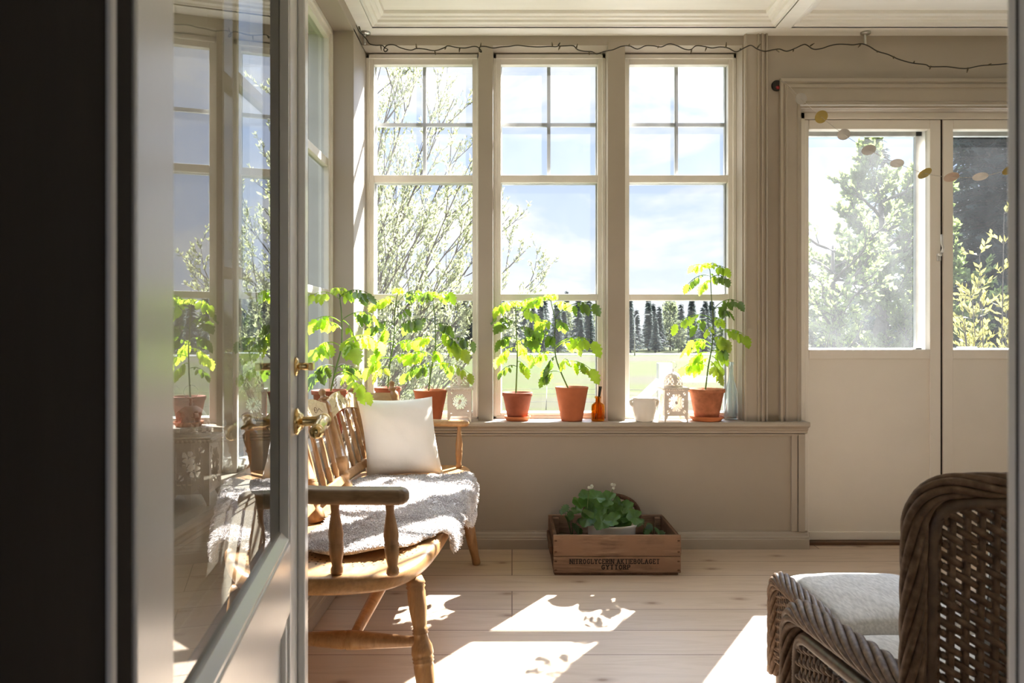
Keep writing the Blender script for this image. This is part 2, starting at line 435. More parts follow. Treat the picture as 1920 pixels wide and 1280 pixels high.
# ---------------------------------------------------------------- windows
def window(name, O, U, Wd, z0, z1, bars, left=.03, right=.03, leaves=1, haze=True, glass_off=.045):
    """O: lower inner corner, U: unit along width, Wd: unit pointing outdoors"""
    O, U, Wd = V(O), V(U), V(Wd); Z = V((0,0,1))
    root = thing(name, None, None, O, kind='structure')
    def bx(b, u0, u1, za, zb, w0, w1):
        b.obox(O + U*((u0+u1)/2) + Z*((za+zb)/2-O.z) + Wd*((w0+w1)/2), U*((u1-u0)/2), Wd*((w1-w0)/2), Z*((zb-za)/2))
    width = window.w
    fr = MB()
    bx(fr, 0, .016, z0, z1, 0, .11); bx(fr, width-.016, width, z0, z1, 0, .11)
    bx(fr, 0, width, z1-.022, z1, 0, .11); bx(fr, 0, width, z0, z0+.012, 0, .11)
    fr.build('window_frame', M['cream'], root, bevel=.002)
    lw = width/leaves
    for k in range(leaves):
        a, e = k*lw, (k+1)*lw
        if k == 0: a += .012
        if k == leaves-1: e -= .012
        sh = MB(); st = .026 if leaves == 1 else .030
        bx(sh, a, a+st, z0+.01, z1-.018, .010, .048); bx(sh, e-st, e, z0+.01, z1-.018, .010, .048)
        bx(sh, a+st, e-st, z1-.05, z1-.018, .010, .048); bx(sh, a+st, e-st, z0+.01, z0+.028, .010, .048)
        for (lo, hi) in bars: bx(sh, a+st, e-st, lo, hi, .012, .046)
        s = sh.build('sash', M['cream'], root, bevel=.0025)
        edges = [z0+.028] + [v for q in bars for v in q] + [z1-.05]
        for i in range(0, len(edges), 2):
            g = MB(); bx(g, a+st-.004, e-st+.004, edges[i]-.004, edges[i+1]+.004, glass_off-.010, glass_off-.0095)
            # a single quad pane
            g = MB(); q = lambda u, z: O + U*u + Z*(z-O.z) + Wd*(glass_off-.012)
            g.add([q(a+st-.004,edges[i]-.004), q(e-st+.004,edges[i]-.004), q(e-st+.004,edges[i+1]+.004), q(a+st-.004,edges[i+1]+.004)], [(0,1,2,3)])
            top = i == len(edges)-2
            g.build('window_pane', M['glass_window_hazy'] if top and haze else M['glass_window'], s)
        if name == 'window_4': continue
        # outer sash with a cross of thin glazing bars in the top light
        os_ = MB()
        bx(os_, a, a+st+.004, z0+.01, z1-.012, .060, .085); bx(os_, e-st-.004, e, z0+.01, z1-.012, .060, .085)
        bx(os_, a+st, e-st, z1-.034, z1-.012, .060, .085); bx(os_, a+st, e-st, z0+.01, z0+.03, .060, .085)
        for (lo, hi) in bars: bx(os_, a+st, e-st, lo, hi, .060, .085)
        o2 = os_.build('outer_sash', M['mullion'], root)
        lo = bars[-1][1]; mid = (a+e)/2; zc = lo + (z1-.058-lo)*.49
        mu = MB(); bx(mu, mid-.0085, mid+.0085, lo, z1-.034, .064, .081); bx(mu, a+st, e-st, zc-.009, zc+.009, .064, .081)
        mu.build('glazing_cross', M['mullion'], o2)
    return root
BARS = [(1.205,1.237),(1.797,1.834)]
Z0, Z1 = ZS, 2.437
window.w = XM1[0]-(XL)+.004; window('window_1', (XL, YW, ZS), (1,0,0), (0,1,0), Z0, Z1, BARS)
window.w = XM2[0]-XM1[1]; window('window_2', (XM1[1], YW, ZS), (1,0,0), (0,1,0), Z0, Z1, BARS)
window.w = XW3-XM2[1]; window('window_3', (XM2[1], YW, ZS), (1,0,0), (0,1,0), Z0, Z1, BARS)
window.w = YJ-YN; window('window_4', (-.825, YN, ZS), (0,1,0), (-1,0,0), Z0, 2.434, BARS, leaves=2, haze=False)
window.w = 1.15; window('fill_window_5', (XR+.03, .7, .6), (0,1,0), (1,0,0), .6, 2.4, BARS, leaves=2, haze=False)  # this and the next are unseen windows added for ambient light
window.w = 1.3; window('fill_window_6', (XR+.03, 2.1, .6), (0,1,0), (1,0,0), .6, 2.4, BARS, leaves=2, haze=False)

# ---------------------------------------------------------------- the double garden door
YD = 3.70
def dz(y, Y=YD): return CZ-(y-CY)*Y/F
def dx(x, Y=YD): return ux(x, Y)
door = thing('door_1', None, None, (dx(1760), YD, 0), kind='structure')
b = MB()
zt = dz(205); zf = dz(223)
b.box(XD0-.01, YD-.004, zf, XD1, 3.85, zt+.03); b.box(XD0-.01, YD-.004, 0, dx(1508.5), 3.85, zt); b.box(dx(2030), YD-.004, 0, XD1+.01, 3.85, zt)
b.build('door_frame', M['doorwhite'], door, bevel=.002)
b = MB(); b.box(XD0-.01, 3.66, 0, XD1, 3.86, .014); b.build('threshold', wood('dark_threshold_wood', (.13,.065,.03), (.09,.045,.02), (.18,.09,.045), (2,10,10)), door)
b = MB(); b.box(dx(1764.5), YD+.012, .02, dx(1769), YD+.05, zf); b.build('gap_shade_strip', M['darkjamb'], door)  # dark strip standing in for the shade between the leaves
def leaf(name, xa, xb, ga, gb):
    z_g0, z_g1 = dz(655), dz(242)
    f = MB(); y0, y1 = YD+.002, YD+.048
    f.box(dx(xa), y0, .0145, dx(ga), y1, zf-.003); f.box(dx(gb), y0, .0145, dx(xb), y1, zf-.003)
    f.box(dx(ga), y0, z_g1, dx(gb), y1, zf-.003); f.box(dx(ga), y0, dz(673), dx(gb), y1, z_g0); f.box(dx(ga), y0, .0145, dx(gb), y1, dz(997))
    o = f.build(name, M['doorwhite'], door, bevel=.003)
    p = MB(); p.box(dx(ga)-.003, YD+.010, dz(997)-.003, dx(gb)+.003, YD+.04, dz(673)+.003); p.build('lower_panel', M['doorwhite'], o)
    p = MB(); xg = dx(gb)-(.012 if name == 'left_leaf' else .0)
    p.box(dx(ga)-.01, YD+.075, z_g0-.02, dx(ga)+.012, YD+.10, z_g1+.02); p.box(dx(gb)-.030, YD+.075, z_g0-.02, dx(gb)+.02, YD+.10, z_g1+.02)
    p.box(dx(ga), YD+.075, z_g1-.014, dx(gb), YD+.10, z_g1+.03); p.box(dx(ga), YD+.075, z_g0-.03, dx(gb), YD+.10, z_g0+.006)
    p.build('outer_sash', M['mullion'], o)
    gm = M['glass_door'] if name == 'left_leaf' else M['glass_door_clean']
    for nm, yy in (('inner_pane', YD+.03), ('outer_pane', YD+.088)):
        g = MB(); g.add([(dx(ga)-.004,yy,z_g0-.004),(dx(gb)+.004,yy,z_g0-.004),(dx(gb)+.004,yy,z_g1+.004),(dx(ga)-.004,yy,z_g1+.004)], [(0,1,2,3)])
        g.build(nm, gm, o)
    return o
l1 = leaf('left_leaf', 1509, 1764.5, 1517, 1744)
l2 = leaf('right_leaf', 1769, 2028, 1788, 2010)
# lever latch on the meeting stile
b = MB(); hx, hy = dx(1759.5), YD-.004
b.box(hx-.008, hy-.002, dz(489), hx+.010, hy+.008, dz(476)); b.build('latch_plate', M['greymetal'], l1, bevel=.001)
b = MB(); b.tube([(hx-.002,hy-.004,dz(478)),(hx+.006,hy-.018,dz(473)),(hx+.007,hy-.026,dz(466)),(hx-.001,hy-.028,dz(458)),(hx-.002,hy-.028,dz(441))],[.006,.006,.006,.0055,.0065],8)
b.sphere((hx,hy-.008,dz(478)), .010, 10, 6); b.build('latch_lever', M['greymetal'], l1)

# ---------------------------------------------------------------- the interior glass door standing open at the left
PH = R(9.0); Un = V((cos(PH), sin(PH), 0)); Uu = V((-sin(PH), cos(PH), 0)); ZV = V((0,0,1))
CF = -.150
def on_door(Yv, off=0):      # point of the door face (plane n.p = CF) at depth Y, pushed off along the normal
    c = CF; X = (c - Un.y*Yv)/Un.x
    return V((X, Yv, 0)) + Un*off
E0 = on_door(.44)
ldoor = thing('door_2', None, None, on_door(.80), kind='structure')
def dbox(b, s0, s1, w0, w1, za, zb):   # s along the leaf from its hinge edge, w = offset from the face (negative into the leaf)
    c = E0 + Uu*((s0+s1)/2) + Un*((w0+w1)/2) + ZV*((za+zb)/2)
    b.obox(c, Uu*((s1-s0)/2), Un*((w1-w0)/2), ZV*((zb-za)/2))
SW = .775; ST = .075; zg = .735; ztop = 2.08
b = MB()
dbox(b, 0, ST, -.04, 0, .01, ztop); dbox(b, SW-.108, SW, -.04, 0, .01, ztop)
dbox(b, ST, SW-.108, -.04, 0, ztop-.1, ztop); dbox(b, ST, SW-.108, -.04, 0, .615, zg-.014); dbox(b, ST, SW-.108, -.04, 0, .01, .16)
leafo = b.build('door_leaf', M['leafdoor'], ldoor, bevel=.003)
b = MB()   # glazing beads around the pane
for (s0,s1,za,zb) in ((ST,ST+.008,zg-.014,ztop-.1),(SW-.116,SW-.108,zg-.014,ztop-.1)): dbox(b, s0, s1, -.014, -.002, za, zb)
b.prism([(0,0),(.014,0),(.014,.004),(.004,.014),(0,.014)], E0+Uu*ST+Un*(-.016)+ZV*(zg-.014), Un, ZV, Uu*(SW-.108-ST))
b.build('glazing_bead', M['leafdoor'], leafo)
b = MB(); dbox(b, SW-.030, SW+.012, 0, .012, .01, ztop); b.build('astragal', M['leafdoor'], leafo, bevel=.003)
b = MB(); dbox(b, ST, SW-.108, -.03, -.012, .15, .625)
pan = b.build('lower_panel', M['leafdoor'], leafo)
b = MB()
for (s0,s1,za,zb) in ((ST,SW-.108,.600,.615),(ST,SW-.108,.16,.175),(ST,ST+.015,.16,.615),(SW-.123,SW-.108,.16,.615)): dbox(b, s0, s1, -.013, -.004, za, zb)
b.build('panel_moulding', M['leafdoor'], pan, bevel=.003)
for nm, w in (('front_pane', -.0148), ('rear_pane', -.036)):
    g = MB(); q = lambda s, z: E0 + Uu*s + Un*w + ZV*z
    g.add([q(ST-.005,zg-.02), q(SW-.103,zg-.02), q(SW-.103,ztop-.095), q(ST-.005,ztop-.095)], [(0,1,2,3)])
    g.build(nm, M['glass_leaf'], leafo)
# brass lever handle, its rosette, and the thumb turn above
hs = SW-.055
hc = E0 + Uu*hs + ZV*.890
b = MB(); b.lathe(hc-Un*.001, hc+Un*.012, [(0,.021),(.4,.021),(.6,.016),(1,.011)], 20); 
hd = b.build('lever_handle', M['brass'], leafo)
b = MB()
b.lathe(hc, hc+Un*.040, [(0,.0095),(.3,.008),(.5,.0075),(.8,.009),(1,.010)], 16)
e = hc+Un*.042
b.sphere(e, .0125, 14, 10)
tip = e - Uu*.105 - ZV*.004
b.lathe(e, tip, [(0,.010),(.12,.0115),(.2,.008),(.5,.0095),(.82,.0075),(.88,.0105),(.94,.0105),(1,.006)], 16)
b.sphere(tip, .0095, 12, 8)
b.build('lever', M['brass'], hd)
tc_ = E0 + Uu*(SW-.055) + ZV*.975
b = MB(); b.lathe(tc_-Un*.001, tc_+Un*.006, [(0,.015),(.5,.015),(1,.010)], 16)
b.lathe(tc_, tc_+Un*.020, [(0,.006),(1,.0055)], 12)
b.obox(tc_+Un*.024, Un*.004, Uu*.014, ZV*.006)
b.build('thumb_turn', M['brass'], leafo, bevel=.002)
# ---------------------------------------------------------------- wooden settee along the left wall
M['bench'] = wood('honey_pine_wood', (.44,.235,.095), (.31,.15,.052), (.55,.325,.145), (5,1.2,5), .38, 3, .12, .45)
M['bench_turned'] = wood('honey_turned_wood', (.36,.19,.078), (.25,.12,.042), (.46,.27,.12), (6,6,1.2), .36, 3, .12, .45)
M['bench_arm'] = wood('worn_dark_arm_wood', (.20,.125,.065), (.12,.07,.035), (.30,.20,.11), (1.5,7,7), .5, 3, .2, .3, wear=(.27,.18,.10))
M['crest'] = wood('worn_pale_crest_wood', (.50,.36,.21), (.34,.20,.09), (.62,.48,.32), (5,1.5,5), .45, 3, .25, .4, wear=(.44,.28,.13))
M['carve'] = paint('dark_carved_line', (.12,.06,.03), .6, .2, 8, 0)
M['hole'] = paint('dark_hole', (.05,.025,.012), .8, .1, 8, 0)

ZT = .435       # seat top
bench = thing('wooden_settee', 'honey coloured wooden settee with turned spindle back and arms along the left wall', 'bench', (-.45, 2.6, 0))
# seat: long slab with rounded ends, slightly bowed front
front = [(-.66,1.83),(-.58,1.808),(-.46,1.803),(-.37,1.815),(-.305,1.845),(-.262,1.90),(-.235,1.98),(-.217,2.08),(-.200,2.25),(-.190,2.45),(-.185,2.70),(-.183,2.95),(-.180,3.20),(-.183,3.31),(-.200,3.385),(-.235,3.42),(-.30,3.435),(-.42,3.435),(-.52,3.415),(-.60,3.36),(-.655,3.27),(-.672,3.1),(-.676,2.8),(-.676,2.4),(-.672,2.05)]
front = [(p.x,p.y) for p in spline([V((x,y,0)) for x,y in front+[front[0]]], 3)[:-1]]
b = MB(); nf_ = len(front)      # slab with softly rounded edges: stacked, inset outlines
def inset(poly, d):
    out = []
    for i in range(len(poly)):
        p, q = V((*poly[i-2],0)), V((*poly[(i+2)%len(poly)],0)); t_ = (q-p).normalized()
        out.append((poly[i][0]-t_.y*d, poly[i][1]+t_.x*d))
    return out
sgn_ = 1 if sum(front[i][0]*front[(i+1)%nf_][1]-front[(i+1)%nf_][0]*front[i][1] for i in range(nf_)) > 0 else -1
rows_ = []
for dz_, dd_ in ((0,.010),(.003,.004),(.009,0),(.026,0),(.033,.0015),(.038,.005),(.041,.010),(.042,.017)):
    rows_.append([V((x, y, ZT-.042+dz_)) for x, y in inset(front, dd_*sgn_)])
b.grid(rows_, closed_u=True)
m0_ = len(b.v)-nf_; b.f.append(tuple(range(m0_, m0_+nf_))[::sgn_]); b.sm.append(False); b.f.append(tuple(range(nf_-1,-1,-1))[::sgn_]); b.sm.append(False)
b.second()      # perforated pattern near the end of the seat: three rows of little holes on an oval
for k, (ra, rb) in enumerate(((.132,.146),(.149,.162),(.166,.178))):
    n = 34 + k*3
    for i in range(n):
        a = 2*pi*i/n + k*.06
        x, y = -.425 + ra*cos(a), 2.082 + rb*sin(a)
        b.lathe((x,y,ZT-.001), (x,y,ZT+.0006), [(0,.0032),(1,.0032)], 6)
seat = b.build('seat', [M['bench'], M['hole']], bench)

def turned_leg(b, p0, p1, rs=1.0):
    prof = [(0,.019),(.03,.024),(.045,.0265),(.055,.022),(.065,.026),(.08,.022),(.10,.024),(.2,.0235),(.30,.019),(.325,.0175),(.335,.021),(.345,.018),(.355,.0215),(.365,.018),
            (.40,.020),(.44,.027),(.48,.029),(.50,.0255),(.51,.0285),(.52,.025),(.53,.028),(.54,.0245),(.56,.0265),(.75,.023),(.90,.0175),(.96,.019),(.985,.019),(1,.015)]
    b.lathe(p0, p1, [(t, r*rs) for t, r in prof], 20)
legs = [((-.255,1.955,.395),(-.205,1.900,0)), ((-.235,3.30,.395),(-.158,3.352,0)), ((-.60,1.98,.395),(-.635,1.925,0)), ((-.60,3.25,.395),(-.64,3.31,0))]
for p0, p1 in legs:
    b = MB(); turned_leg(b, p0, p1); b.build('leg', M['bench_turned'], bench)
def at_z(l, z):
    p0, p1 = V(l[0]), V(l[1]); t = (p0.z-z)/(p0.z-p1.z); return p0 + (p1-p0)*t
def rail_prof(r0, r1, n=5):
    return [(0,r0*.8),(.06,r0),(.32,r1*.85),(.46,r1),(.485,r1*1.02),(.49,r1*.93),(.497,r1*1.05),(.503,r1*.93),(.51,r1*1.05),(.517,r1*.93),(.54,r1),(.68,r1*.85),(.94,r0),(1,r0*.8)]
a0, a1 = at_z(legs[0], .232), at_z(legs[2], .232)
b = MB(); b.lathe(a0, a1, rail_prof(.013,.024), 16); b.build('stretcher', M['bench_turned'], bench)
c0, c1 = at_z(legs[1], .232), at_z(legs[3], .232)
b = MB(); b.lathe(c0, c1, rail_prof(.013,.024), 16); b.build('stretcher', M['bench_turned'], bench)
b = MB(); b.lathe((a0+a1)/2 + V((.01,.015,.004)), (c0+c1)/2 - V((0,.015,-.004)), [(0,.013),(.08,.016),(.3,.02),(.5,.022),(.7,.02),(.92,.016),(1,.013)], 16); b.build('stretcher', M['bench_turned'], bench)

# back posts (base on the seat, leaning to the wall)
posts = [((-.600,1.935,ZT),(-.700,1.98,.790)), ((-.615,2.36,ZT),(-.728,2.43,.790)), ((-.618,2.80,ZT),(-.728,2.88,.790)), ((-.598,3.22,ZT),(-.712,3.325,.790)), ((-.470,3.352,ZT),(-.548,3.425,.790))]
for p0, p1 in posts:
    b = MB()
    prof = [(0,.021),(.04,.024),(.10,.022),(.12,.017),(.155,.020),(.18,.026),(.205,.019),(.235,.020),(.29,.026),(.315,.028),(.33,.0255),(.338,.028),(.346,.025),(.354,.0275),(.362,.024),(.5,.021),(.70,.0175),(.80,.016),(.815,.019),(.83,.016),(.88,.018),(.93,.0175),(.95,.011),(.965,.010),(.975,.0175),(.985,.018),(1.0,.010),(1.02,.0085),(1.05,.012),(1.07,.010),(1.085,.004)]
    b.lathe(p0, V(p0)+(V(p1)-V(p0))*1.0, [(t_, r_*1.16) for t_, r_ in prof], 18)
    b.build('back_post', M['bench_turned'], bench)
def lerp(a, b_, t): return V(a) + (V(b_)-V(a))*t
for i in range(4):
    (b0, t0), (b1, t1) = posts[i], posts[i+1]
    # lower rail
    r0, r1 = lerp(b0,t0,.155), lerp(b1,t1,.155)
    d = (r1-r0).normalized(); up = (lerp(b0,t0,1)-lerp(b0,t0,0)).normalized(); nrm = d.cross(up).normalized()
    b = MB(); b.obox((r0+r1)/2, (r1-r0)/2, nrm*.010, up*.018); b.build('lower_rail', M['bench_turned'], bench, bevel=.006, seg=3)
    # crest board with arched top
    L_ = (V(t1)-V(t0)).length; q0 = lerp(b0,t0,.83); q1 = lerp(b1,t1,.83)
    n = 22; top = []; bot = []
    small = i == 3
    for k in range(n+1):
        s = k/n; a = sin(pi*s)**1.4
        hump = .034 if not small else .004
        top.append((s*L_, .036 + hump*a)); bot.append((s*L_, -.030 + (.026 if not small else .012)*sin(pi*s)))
    dd = (q1-q0).normalized(); upc = (up - dd*up.dot(dd)).normalized(); nn = dd.cross(upc).normalized()
    b = MB(); b.prism(bot + top[::-1], q0 - nn*.009, dd, upc, nn*.018)
    if not small:       # shallow carved scroll on the face towards the room
        b.second(); fn = nn if nn.x > 0 else -nn
        for sx in (-1, 1):
            pts = []
            for k in range(26):
                a = k/25*3.6*pi*.8; rr = .003 + .0012*a
                pts.append(q0 + dd*(L_/2 + sx*(.035+rr*cos(a)*1.6+.02*k/25)) + upc*(.024+rr*sin(a)) + fn*.0092)
            b.tube(pts, .0012, 5)
            b.tube([q0 + dd*(L_/2+sx*u) + upc*(.012+v_) + fn*.0092 for u, v_ in ((.075,.010),(.095,.016),(.112,.008),(.128,.000))], .0012, 5)
    b.build('crest_rail', [M['crest'], M['carve']], bench)
    # spindles
    ns = 4 if not small else 2
    for k in range(ns):
        s = (k+.85)/(ns+.7)
        lo = lerp(r0, r1, s) + up*.012; hi = q0 + dd*(s*L_) + upc*(-.014)
        b = MB(); b.lathe(lo, hi, [(0,.006),(.05,.008),(.12,.0115),(.20,.009),(.215,.011),(.23,.0085),(.245,.011),(.26,.009),(.45,.0095),(.70,.0085),(.78,.008),(.795,.0105),(.81,.008),(.9,.0085),(1,.0065)], 12)
        b.build('spindle', M['bench_turned'], bench)
# arms
def arm(pts2, w, z0, z1, name):
    b = MB(); n = len(pts2); Lp = []; Rp = []
    for k in range(n):
        d = V(pts2[min(k+1,n-1)]) - V(pts2[max(k-1,0)]); d.normalize(); s = V((d.y,-d.x,0)); ww = w[k]
        Lp.append((V(pts2[k])+s*ww).to_tuple()[:2]); Rp.append((V(pts2[k])-s*ww).to_tuple()[:2])
    tip = V(pts2[-1]); d = (V(pts2[-1])-V(pts2[-2])).normalized(); s = V((d.y,-d.x,0)); ww = w[-1]
    cap = [tip + s*(ww*cos(a)) + d*(ww*.55*sin(a)) for a in [pi*k/10 for k in range(1,10)]]
    poly = Lp + [(q.x,q.y) for q in cap] + Rp[::-1]
    ar = sum(poly[i][0]*poly[(i+1)%len(poly)][1]-poly[(i+1)%len(poly)][0]*poly[i][1] for i in range(len(poly))); sg = 1 if ar > 0 else -1
    rows_ = []
    for dz_, dd_ in ((0,.010),(.004,.004),(.011,0),(z1-z0-.014,0),(z1-z0-.006,.003),(z1-z0-.002,.008),(z1-z0,.014)):
        rows_.append([V((x, y, z0+dz_)) for x, y in inset(poly, dd_*sg)])
    b.grid(rows_, closed_u=True); k0 = len(b.v)-len(poly)
    b.f.append(tuple(range(k0, k0+len(poly)))[::sg]); b.sm.append(False); b.f.append(tuple(range(len(poly)-1,-1,-1))[::sg]); b.sm.append(False)
    return b.build('armrest', name, bench)
pa = spline([V((-.67,1.985,0)),V((-.60,1.90,0)),V((-.50,1.855,0)),V((-.40,1.845,0)),V((-.30,1.842,0)),V((-.268,1.842,0))], 5)
arm(pa, [.028+.006*min(1,k/10) for k in range(len(pa)-1)]+[.026], .611, .648, M['bench_arm'])
pb = spline([V((-.52,3.395,0)),V((-.42,3.375,0)),V((-.32,3.352,0)),V((-.235,3.34,0)),V((-.203,3.338,0))], 5)
arm(pb, [.030]*(len(pb)-1)+[.022], .622, .650, M['bench'])
apr = [(0,.013),(.03,.0165),(.08,.0155),(.12,.012),(.25,.0165),(.36,.0185),(.375,.0165),(.39,.019),(.405,.0165),(.42,.019),(.435,.017),(.55,.019),(.68,.0155),(.85,.010),(.97,.0115),(1,.011)]
for p0, p1 in (((-.432,1.845,ZT),(-.440,1.852,.615)), ((-.293,1.838,ZT),(-.302,1.842,.615)), ((-.238,3.335,ZT),(-.236,3.342,.626)), ((-.38,3.36,ZT),(-.385,3.366,.626))):
    b = MB(); b.lathe(p0, p1, apr if p0[1] < 2 else [(t, r*.85) for t, r in apr], 16); b.build('arm_post', M['bench_turned'], bench)

# ---------------------------------------------------------------- sheepskin
m, nt, out = newmat('sheepskin_wool'); bs = bsdf(nt, out, (.6,.56,.54), .9, .1)
vec = coords(nt, (9,9,9)); n_ = N(nt, 'ShaderNodeTexNoise', Scale=1.0, Detail=6.0, Roughness=.6); L(nt, vec, n_.inputs['Vector'])
r_ = ramp(nt, n_.outputs['Fac'], [(.3, (.47,.425,.41)), (.55, (.63,.59,.57)), (.8, (.74,.71,.69))]); L(nt, r_.outputs['Color'], bs.inputs['Base Color'])
bs.inputs['Sheen Weight'].default_value = .3
M['wool'] = m
def seat_edge(y):   # x of the seat front at depth y
    pts = [(1.80,-.40),(1.845,-.305),(1.90,-.262),(1.98,-.235),(2.08,-.217),(2.25,-.200),(2.45,-.190),(2.70,-.185),(3.2,-.180),(3.31,-.183),(3.45,-.25)]
    for (y0,x0),(y1,x1) in zip(pts,pts[1:]):
        if y0 <= y <= y1: return x0+(x1-x0)*(y-y0)/(y1-y0)
    return -.3
def skin_outline(y):
    pb_ = [(1.965,-.48,-.42),(1.99,-.54,-.33),(2.04,-.57,-.295),(2.10,-.58,-.265),(2.17,-.575,-.225),(2.25,-.56,-.125),(2.32,-.565,-.125),(2.40,-.57,-.165),(2.50,-.58,-.150),(2.60,-.59,-.10),(2.72,-.595,-.065),(2.84,-.60,-.055),(2.94,-.595,-.065),(3.02,-.585,-.085),(3.06,-.56,-.12),(3.095,-.45,-.19)]
    for a, c in zip(pb_, pb_[1:]):
        if a[0] <= y <= c[0]:
            t = (y-a[0])/(c[0]-a[0]); t = t*t*(3-2*t)
            return a[1]+(c[1]-a[1])*t, a[2]+(c[2]-a[2])*t
    return None
def drape(s, y):    # s = coordinate across (back -> front, unrolled)
    e = seat_edge(y); z = ZT + .006
    h = mnoise.noise(V((s*7, y*6, 1.7)))*.016 + mnoise.noise(V((s*16, y*15, 4.2)))*.005
    if s <= e: return V((s, y, z + .008 + h))
    d = s - e; rr = .022
    if d < rr*pi/2: a = d/rr; return V((e + rr*sin(a), y, z + .008 + h*.6 - rr*(1-cos(a))))
    return V((e + rr + .010*mnoise.noise(V((d*20, y*9, 3))) + .02*d, y, z + .008 - rr - (d - rr*pi/2)))
skin = thing('sheepskin', 'curly white and grey sheepskin lying over the seat and hanging off its front edge', 'sheepskin', (-.4, 2.5, ZT))
NU, NV_ = 64, 30; rows = []
ys = [1.966 + (3.094-1.966)*k/NU for k in range(NU+1)]
for y in ys:
    x0, x1 = skin_outline(y); x0 += .012*mnoise.noise(V((y*14,0,0))); x1 += .018*mnoise.noise(V((y*12,5,0)))
    rows.append([drape(x0+(x1-x0)*k/NV_, y) for k in range(NV_+1)])
b = MB(); b.grid(rows)
b.build('hide', M['wool'], skin, solid=.008)
b = MB(); rd = random.Random(3)
def curl(b, p, n, ln, r):
    d = (n + V((rd.uniform(-.9,.9), rd.uniform(-.9,.9), rd.uniform(-.4,.5)))).normalized()
    _, s, t = frame_of(d); ph = rd.uniform(0,6.28); pts = []
    for k in range(4):
        u = k/3; rr = .0030*sin(u*pi)
        pts.append(p + d*(ln*u) + s*(rr*cos(ph+u*5)) + t*(rr*sin(ph+u*5)) - V((0,0,.35*ln*u*u)))
    vs = []
    for k, q in enumerate(pts):
        w = r*(1-.55*k/3)
        for j in range(3):
            a = ph + 2.094*j; vs.append(q + s*(w*cos(a)) + t*(w*sin(a)))
    fs = []
    for k in range(3):
        for j in range(3):
            j2 = (j+1)%3; fs.append((k*3+j, k*3+j2, (k+1)*3+j2, (k+1)*3+j))
    fs.append((9,10,11)); b.add(vs, fs, True)
for i in range(24000):
    y = rd.uniform(1.966, 3.094); x0, x1 = skin_outline(y); u = rd.random()
    if rd.random() < .16: u = rd.choice([0, 1])*.99 + rd.uniform(-.01,.01)
    s_ = x0 + (x1-x0)*u; p = drape(s_, y); q = drape(s_+.004, y); q2 = drape(s_, min(y+.004,3.094))
    n = (q-p).cross(q2-p)
    n = n.normalized() if n.length > 1e-12 else V((0,0,1))
    if n.z < 0 and n.x < 0: n = -n
    clump = .5+.5*mnoise.noise(V((p.x*45, p.y*45, p.z*45)))
    curl(b, p - n*.003, n, .013+.016*clump, .0019+.0010*clump)
b.build('wool_pile', M['wool'], skin)

# ---------------------------------------------------------------- white pillow standing at the far end of the settee
m, nt, out = newmat('white_cotton'); bs = bsdf(nt, out, (.80,.76,.69), .85, .2)
vec = coords(nt, (14,14,14)); n_ = N(nt, 'ShaderNodeTexNoise', Scale=1.0, Detail=5.0); L(nt, vec, n_.inputs['Vector'])
v2 = coords(nt, (420,420,420)); n2 = N(nt, 'ShaderNodeTexNoise', Scale=1.0, Detail=2.0); L(nt, v2, n2.inputs['Vector'])
ad = N(nt, 'ShaderNodeMath', operation='MULTIPLY_ADD'); L(nt, n2.outputs['Fac'], ad.inputs[0]); ad.inputs[1].default_value = .15; L(nt, n_.outputs['Fac'], ad.inputs[2])
add_bump(nt, bs, ad.outputs[0], .45, .006)
M['cotton'] = m
def pillow(name, label, cat, c, ex, ez, w, h, th, mat, base, grp=None):
    c, ex, ez = V(c), V(ex).normalized(), V(ez).normalized(); ny = ex.cross(ez).normalized()
    n = 36; b = MB()
    for sgn in (1, -1):
        rows = []
        for j in range(n+1):
            row = []
            for i in range(n+1):
                u, v_ = -1+2*i/n, -1+2*j/n
                pin = 1 - .07*(abs(u)**2)*(1-v_*v_) - .0
                k = max(0.0, (1-abs(u)**2.6)*(1-abs(v_)**2.6))**.55
                x = u*w/2*(1-.075*(1-v_*v_)*abs(u)**3); z = v_*h/2*(1-.075*(1-u*u)*abs(v_)**3)
                wr = .006*mnoise.noise(V((u*3, v_*3, sgn*2)))*k + .010*mnoise.noise(V((u*1.6+7, v_*5, sgn)))*(1-k)*k
                row.append(c + ex*x + ez*z + ny*(sgn*(th/2*k + wr + .0015)))
            rows.append(row)
        if sgn < 0: rows = [r[::-1] for r in rows]
        b.grid(rows)
    o = b.build(name, mat, base=base); return tag(o, label, cat, grp)
ya = R(20); ex = V((cos(ya), sin(ya), 0)); lean = R(11); back = V((-sin(ya), cos(ya), 0))
ez = V((0,0,1))*cos(lean) + back*sin(lean) + ex*(-.10)
pillow('pillow', 'plain white square pillow propped upright at the far end of the settee', 'pillow', (-.474, 3.17, ZT+.163), ex, ez, .325, .335, .125, M['cotton'], (-.45, 3.17, ZT))
# ---------------------------------------------------------------- things on the window sills
M['terra'] = paint('terracotta', (.42,.125,.05), .75, .12, 14, .25, .25)
M['terra_pale'] = paint('chalky_terracotta', (.45,.17,.085), .8, .3, 22, .3, .2)
M['terra_orange'] = paint('orange_terracotta', (.52,.165,.06), .7, .08, 14, .2, .3)
M['terra_brown'] = paint('brown_terracotta', (.30,.085,.042), .75, .18, 16, .3, .25)
M['soil'] = paint('potting_soil', (.035,.022,.014), .95, .5, 60, .8, .1)
M['stem'] = leafmat('tomato_stem', (.13,.20,.06), (.30,.42,.10), .25, .5, .05)
M['leaf'] = leafmat('tomato_leaf', (.10,.20,.025), (.62,.86,.05), .62, .4, .05, 20)
M['leaf2'] = leafmat('tomato_leaf_pale', (.15,.26,.04), (.75,.92,.08), .66, .4, .05, 20)
M['leafdark'] = leafmat('tomato_leaf_dark', (.045,.10,.02), (.28,.46,.035), .45, .4, .07, 20)
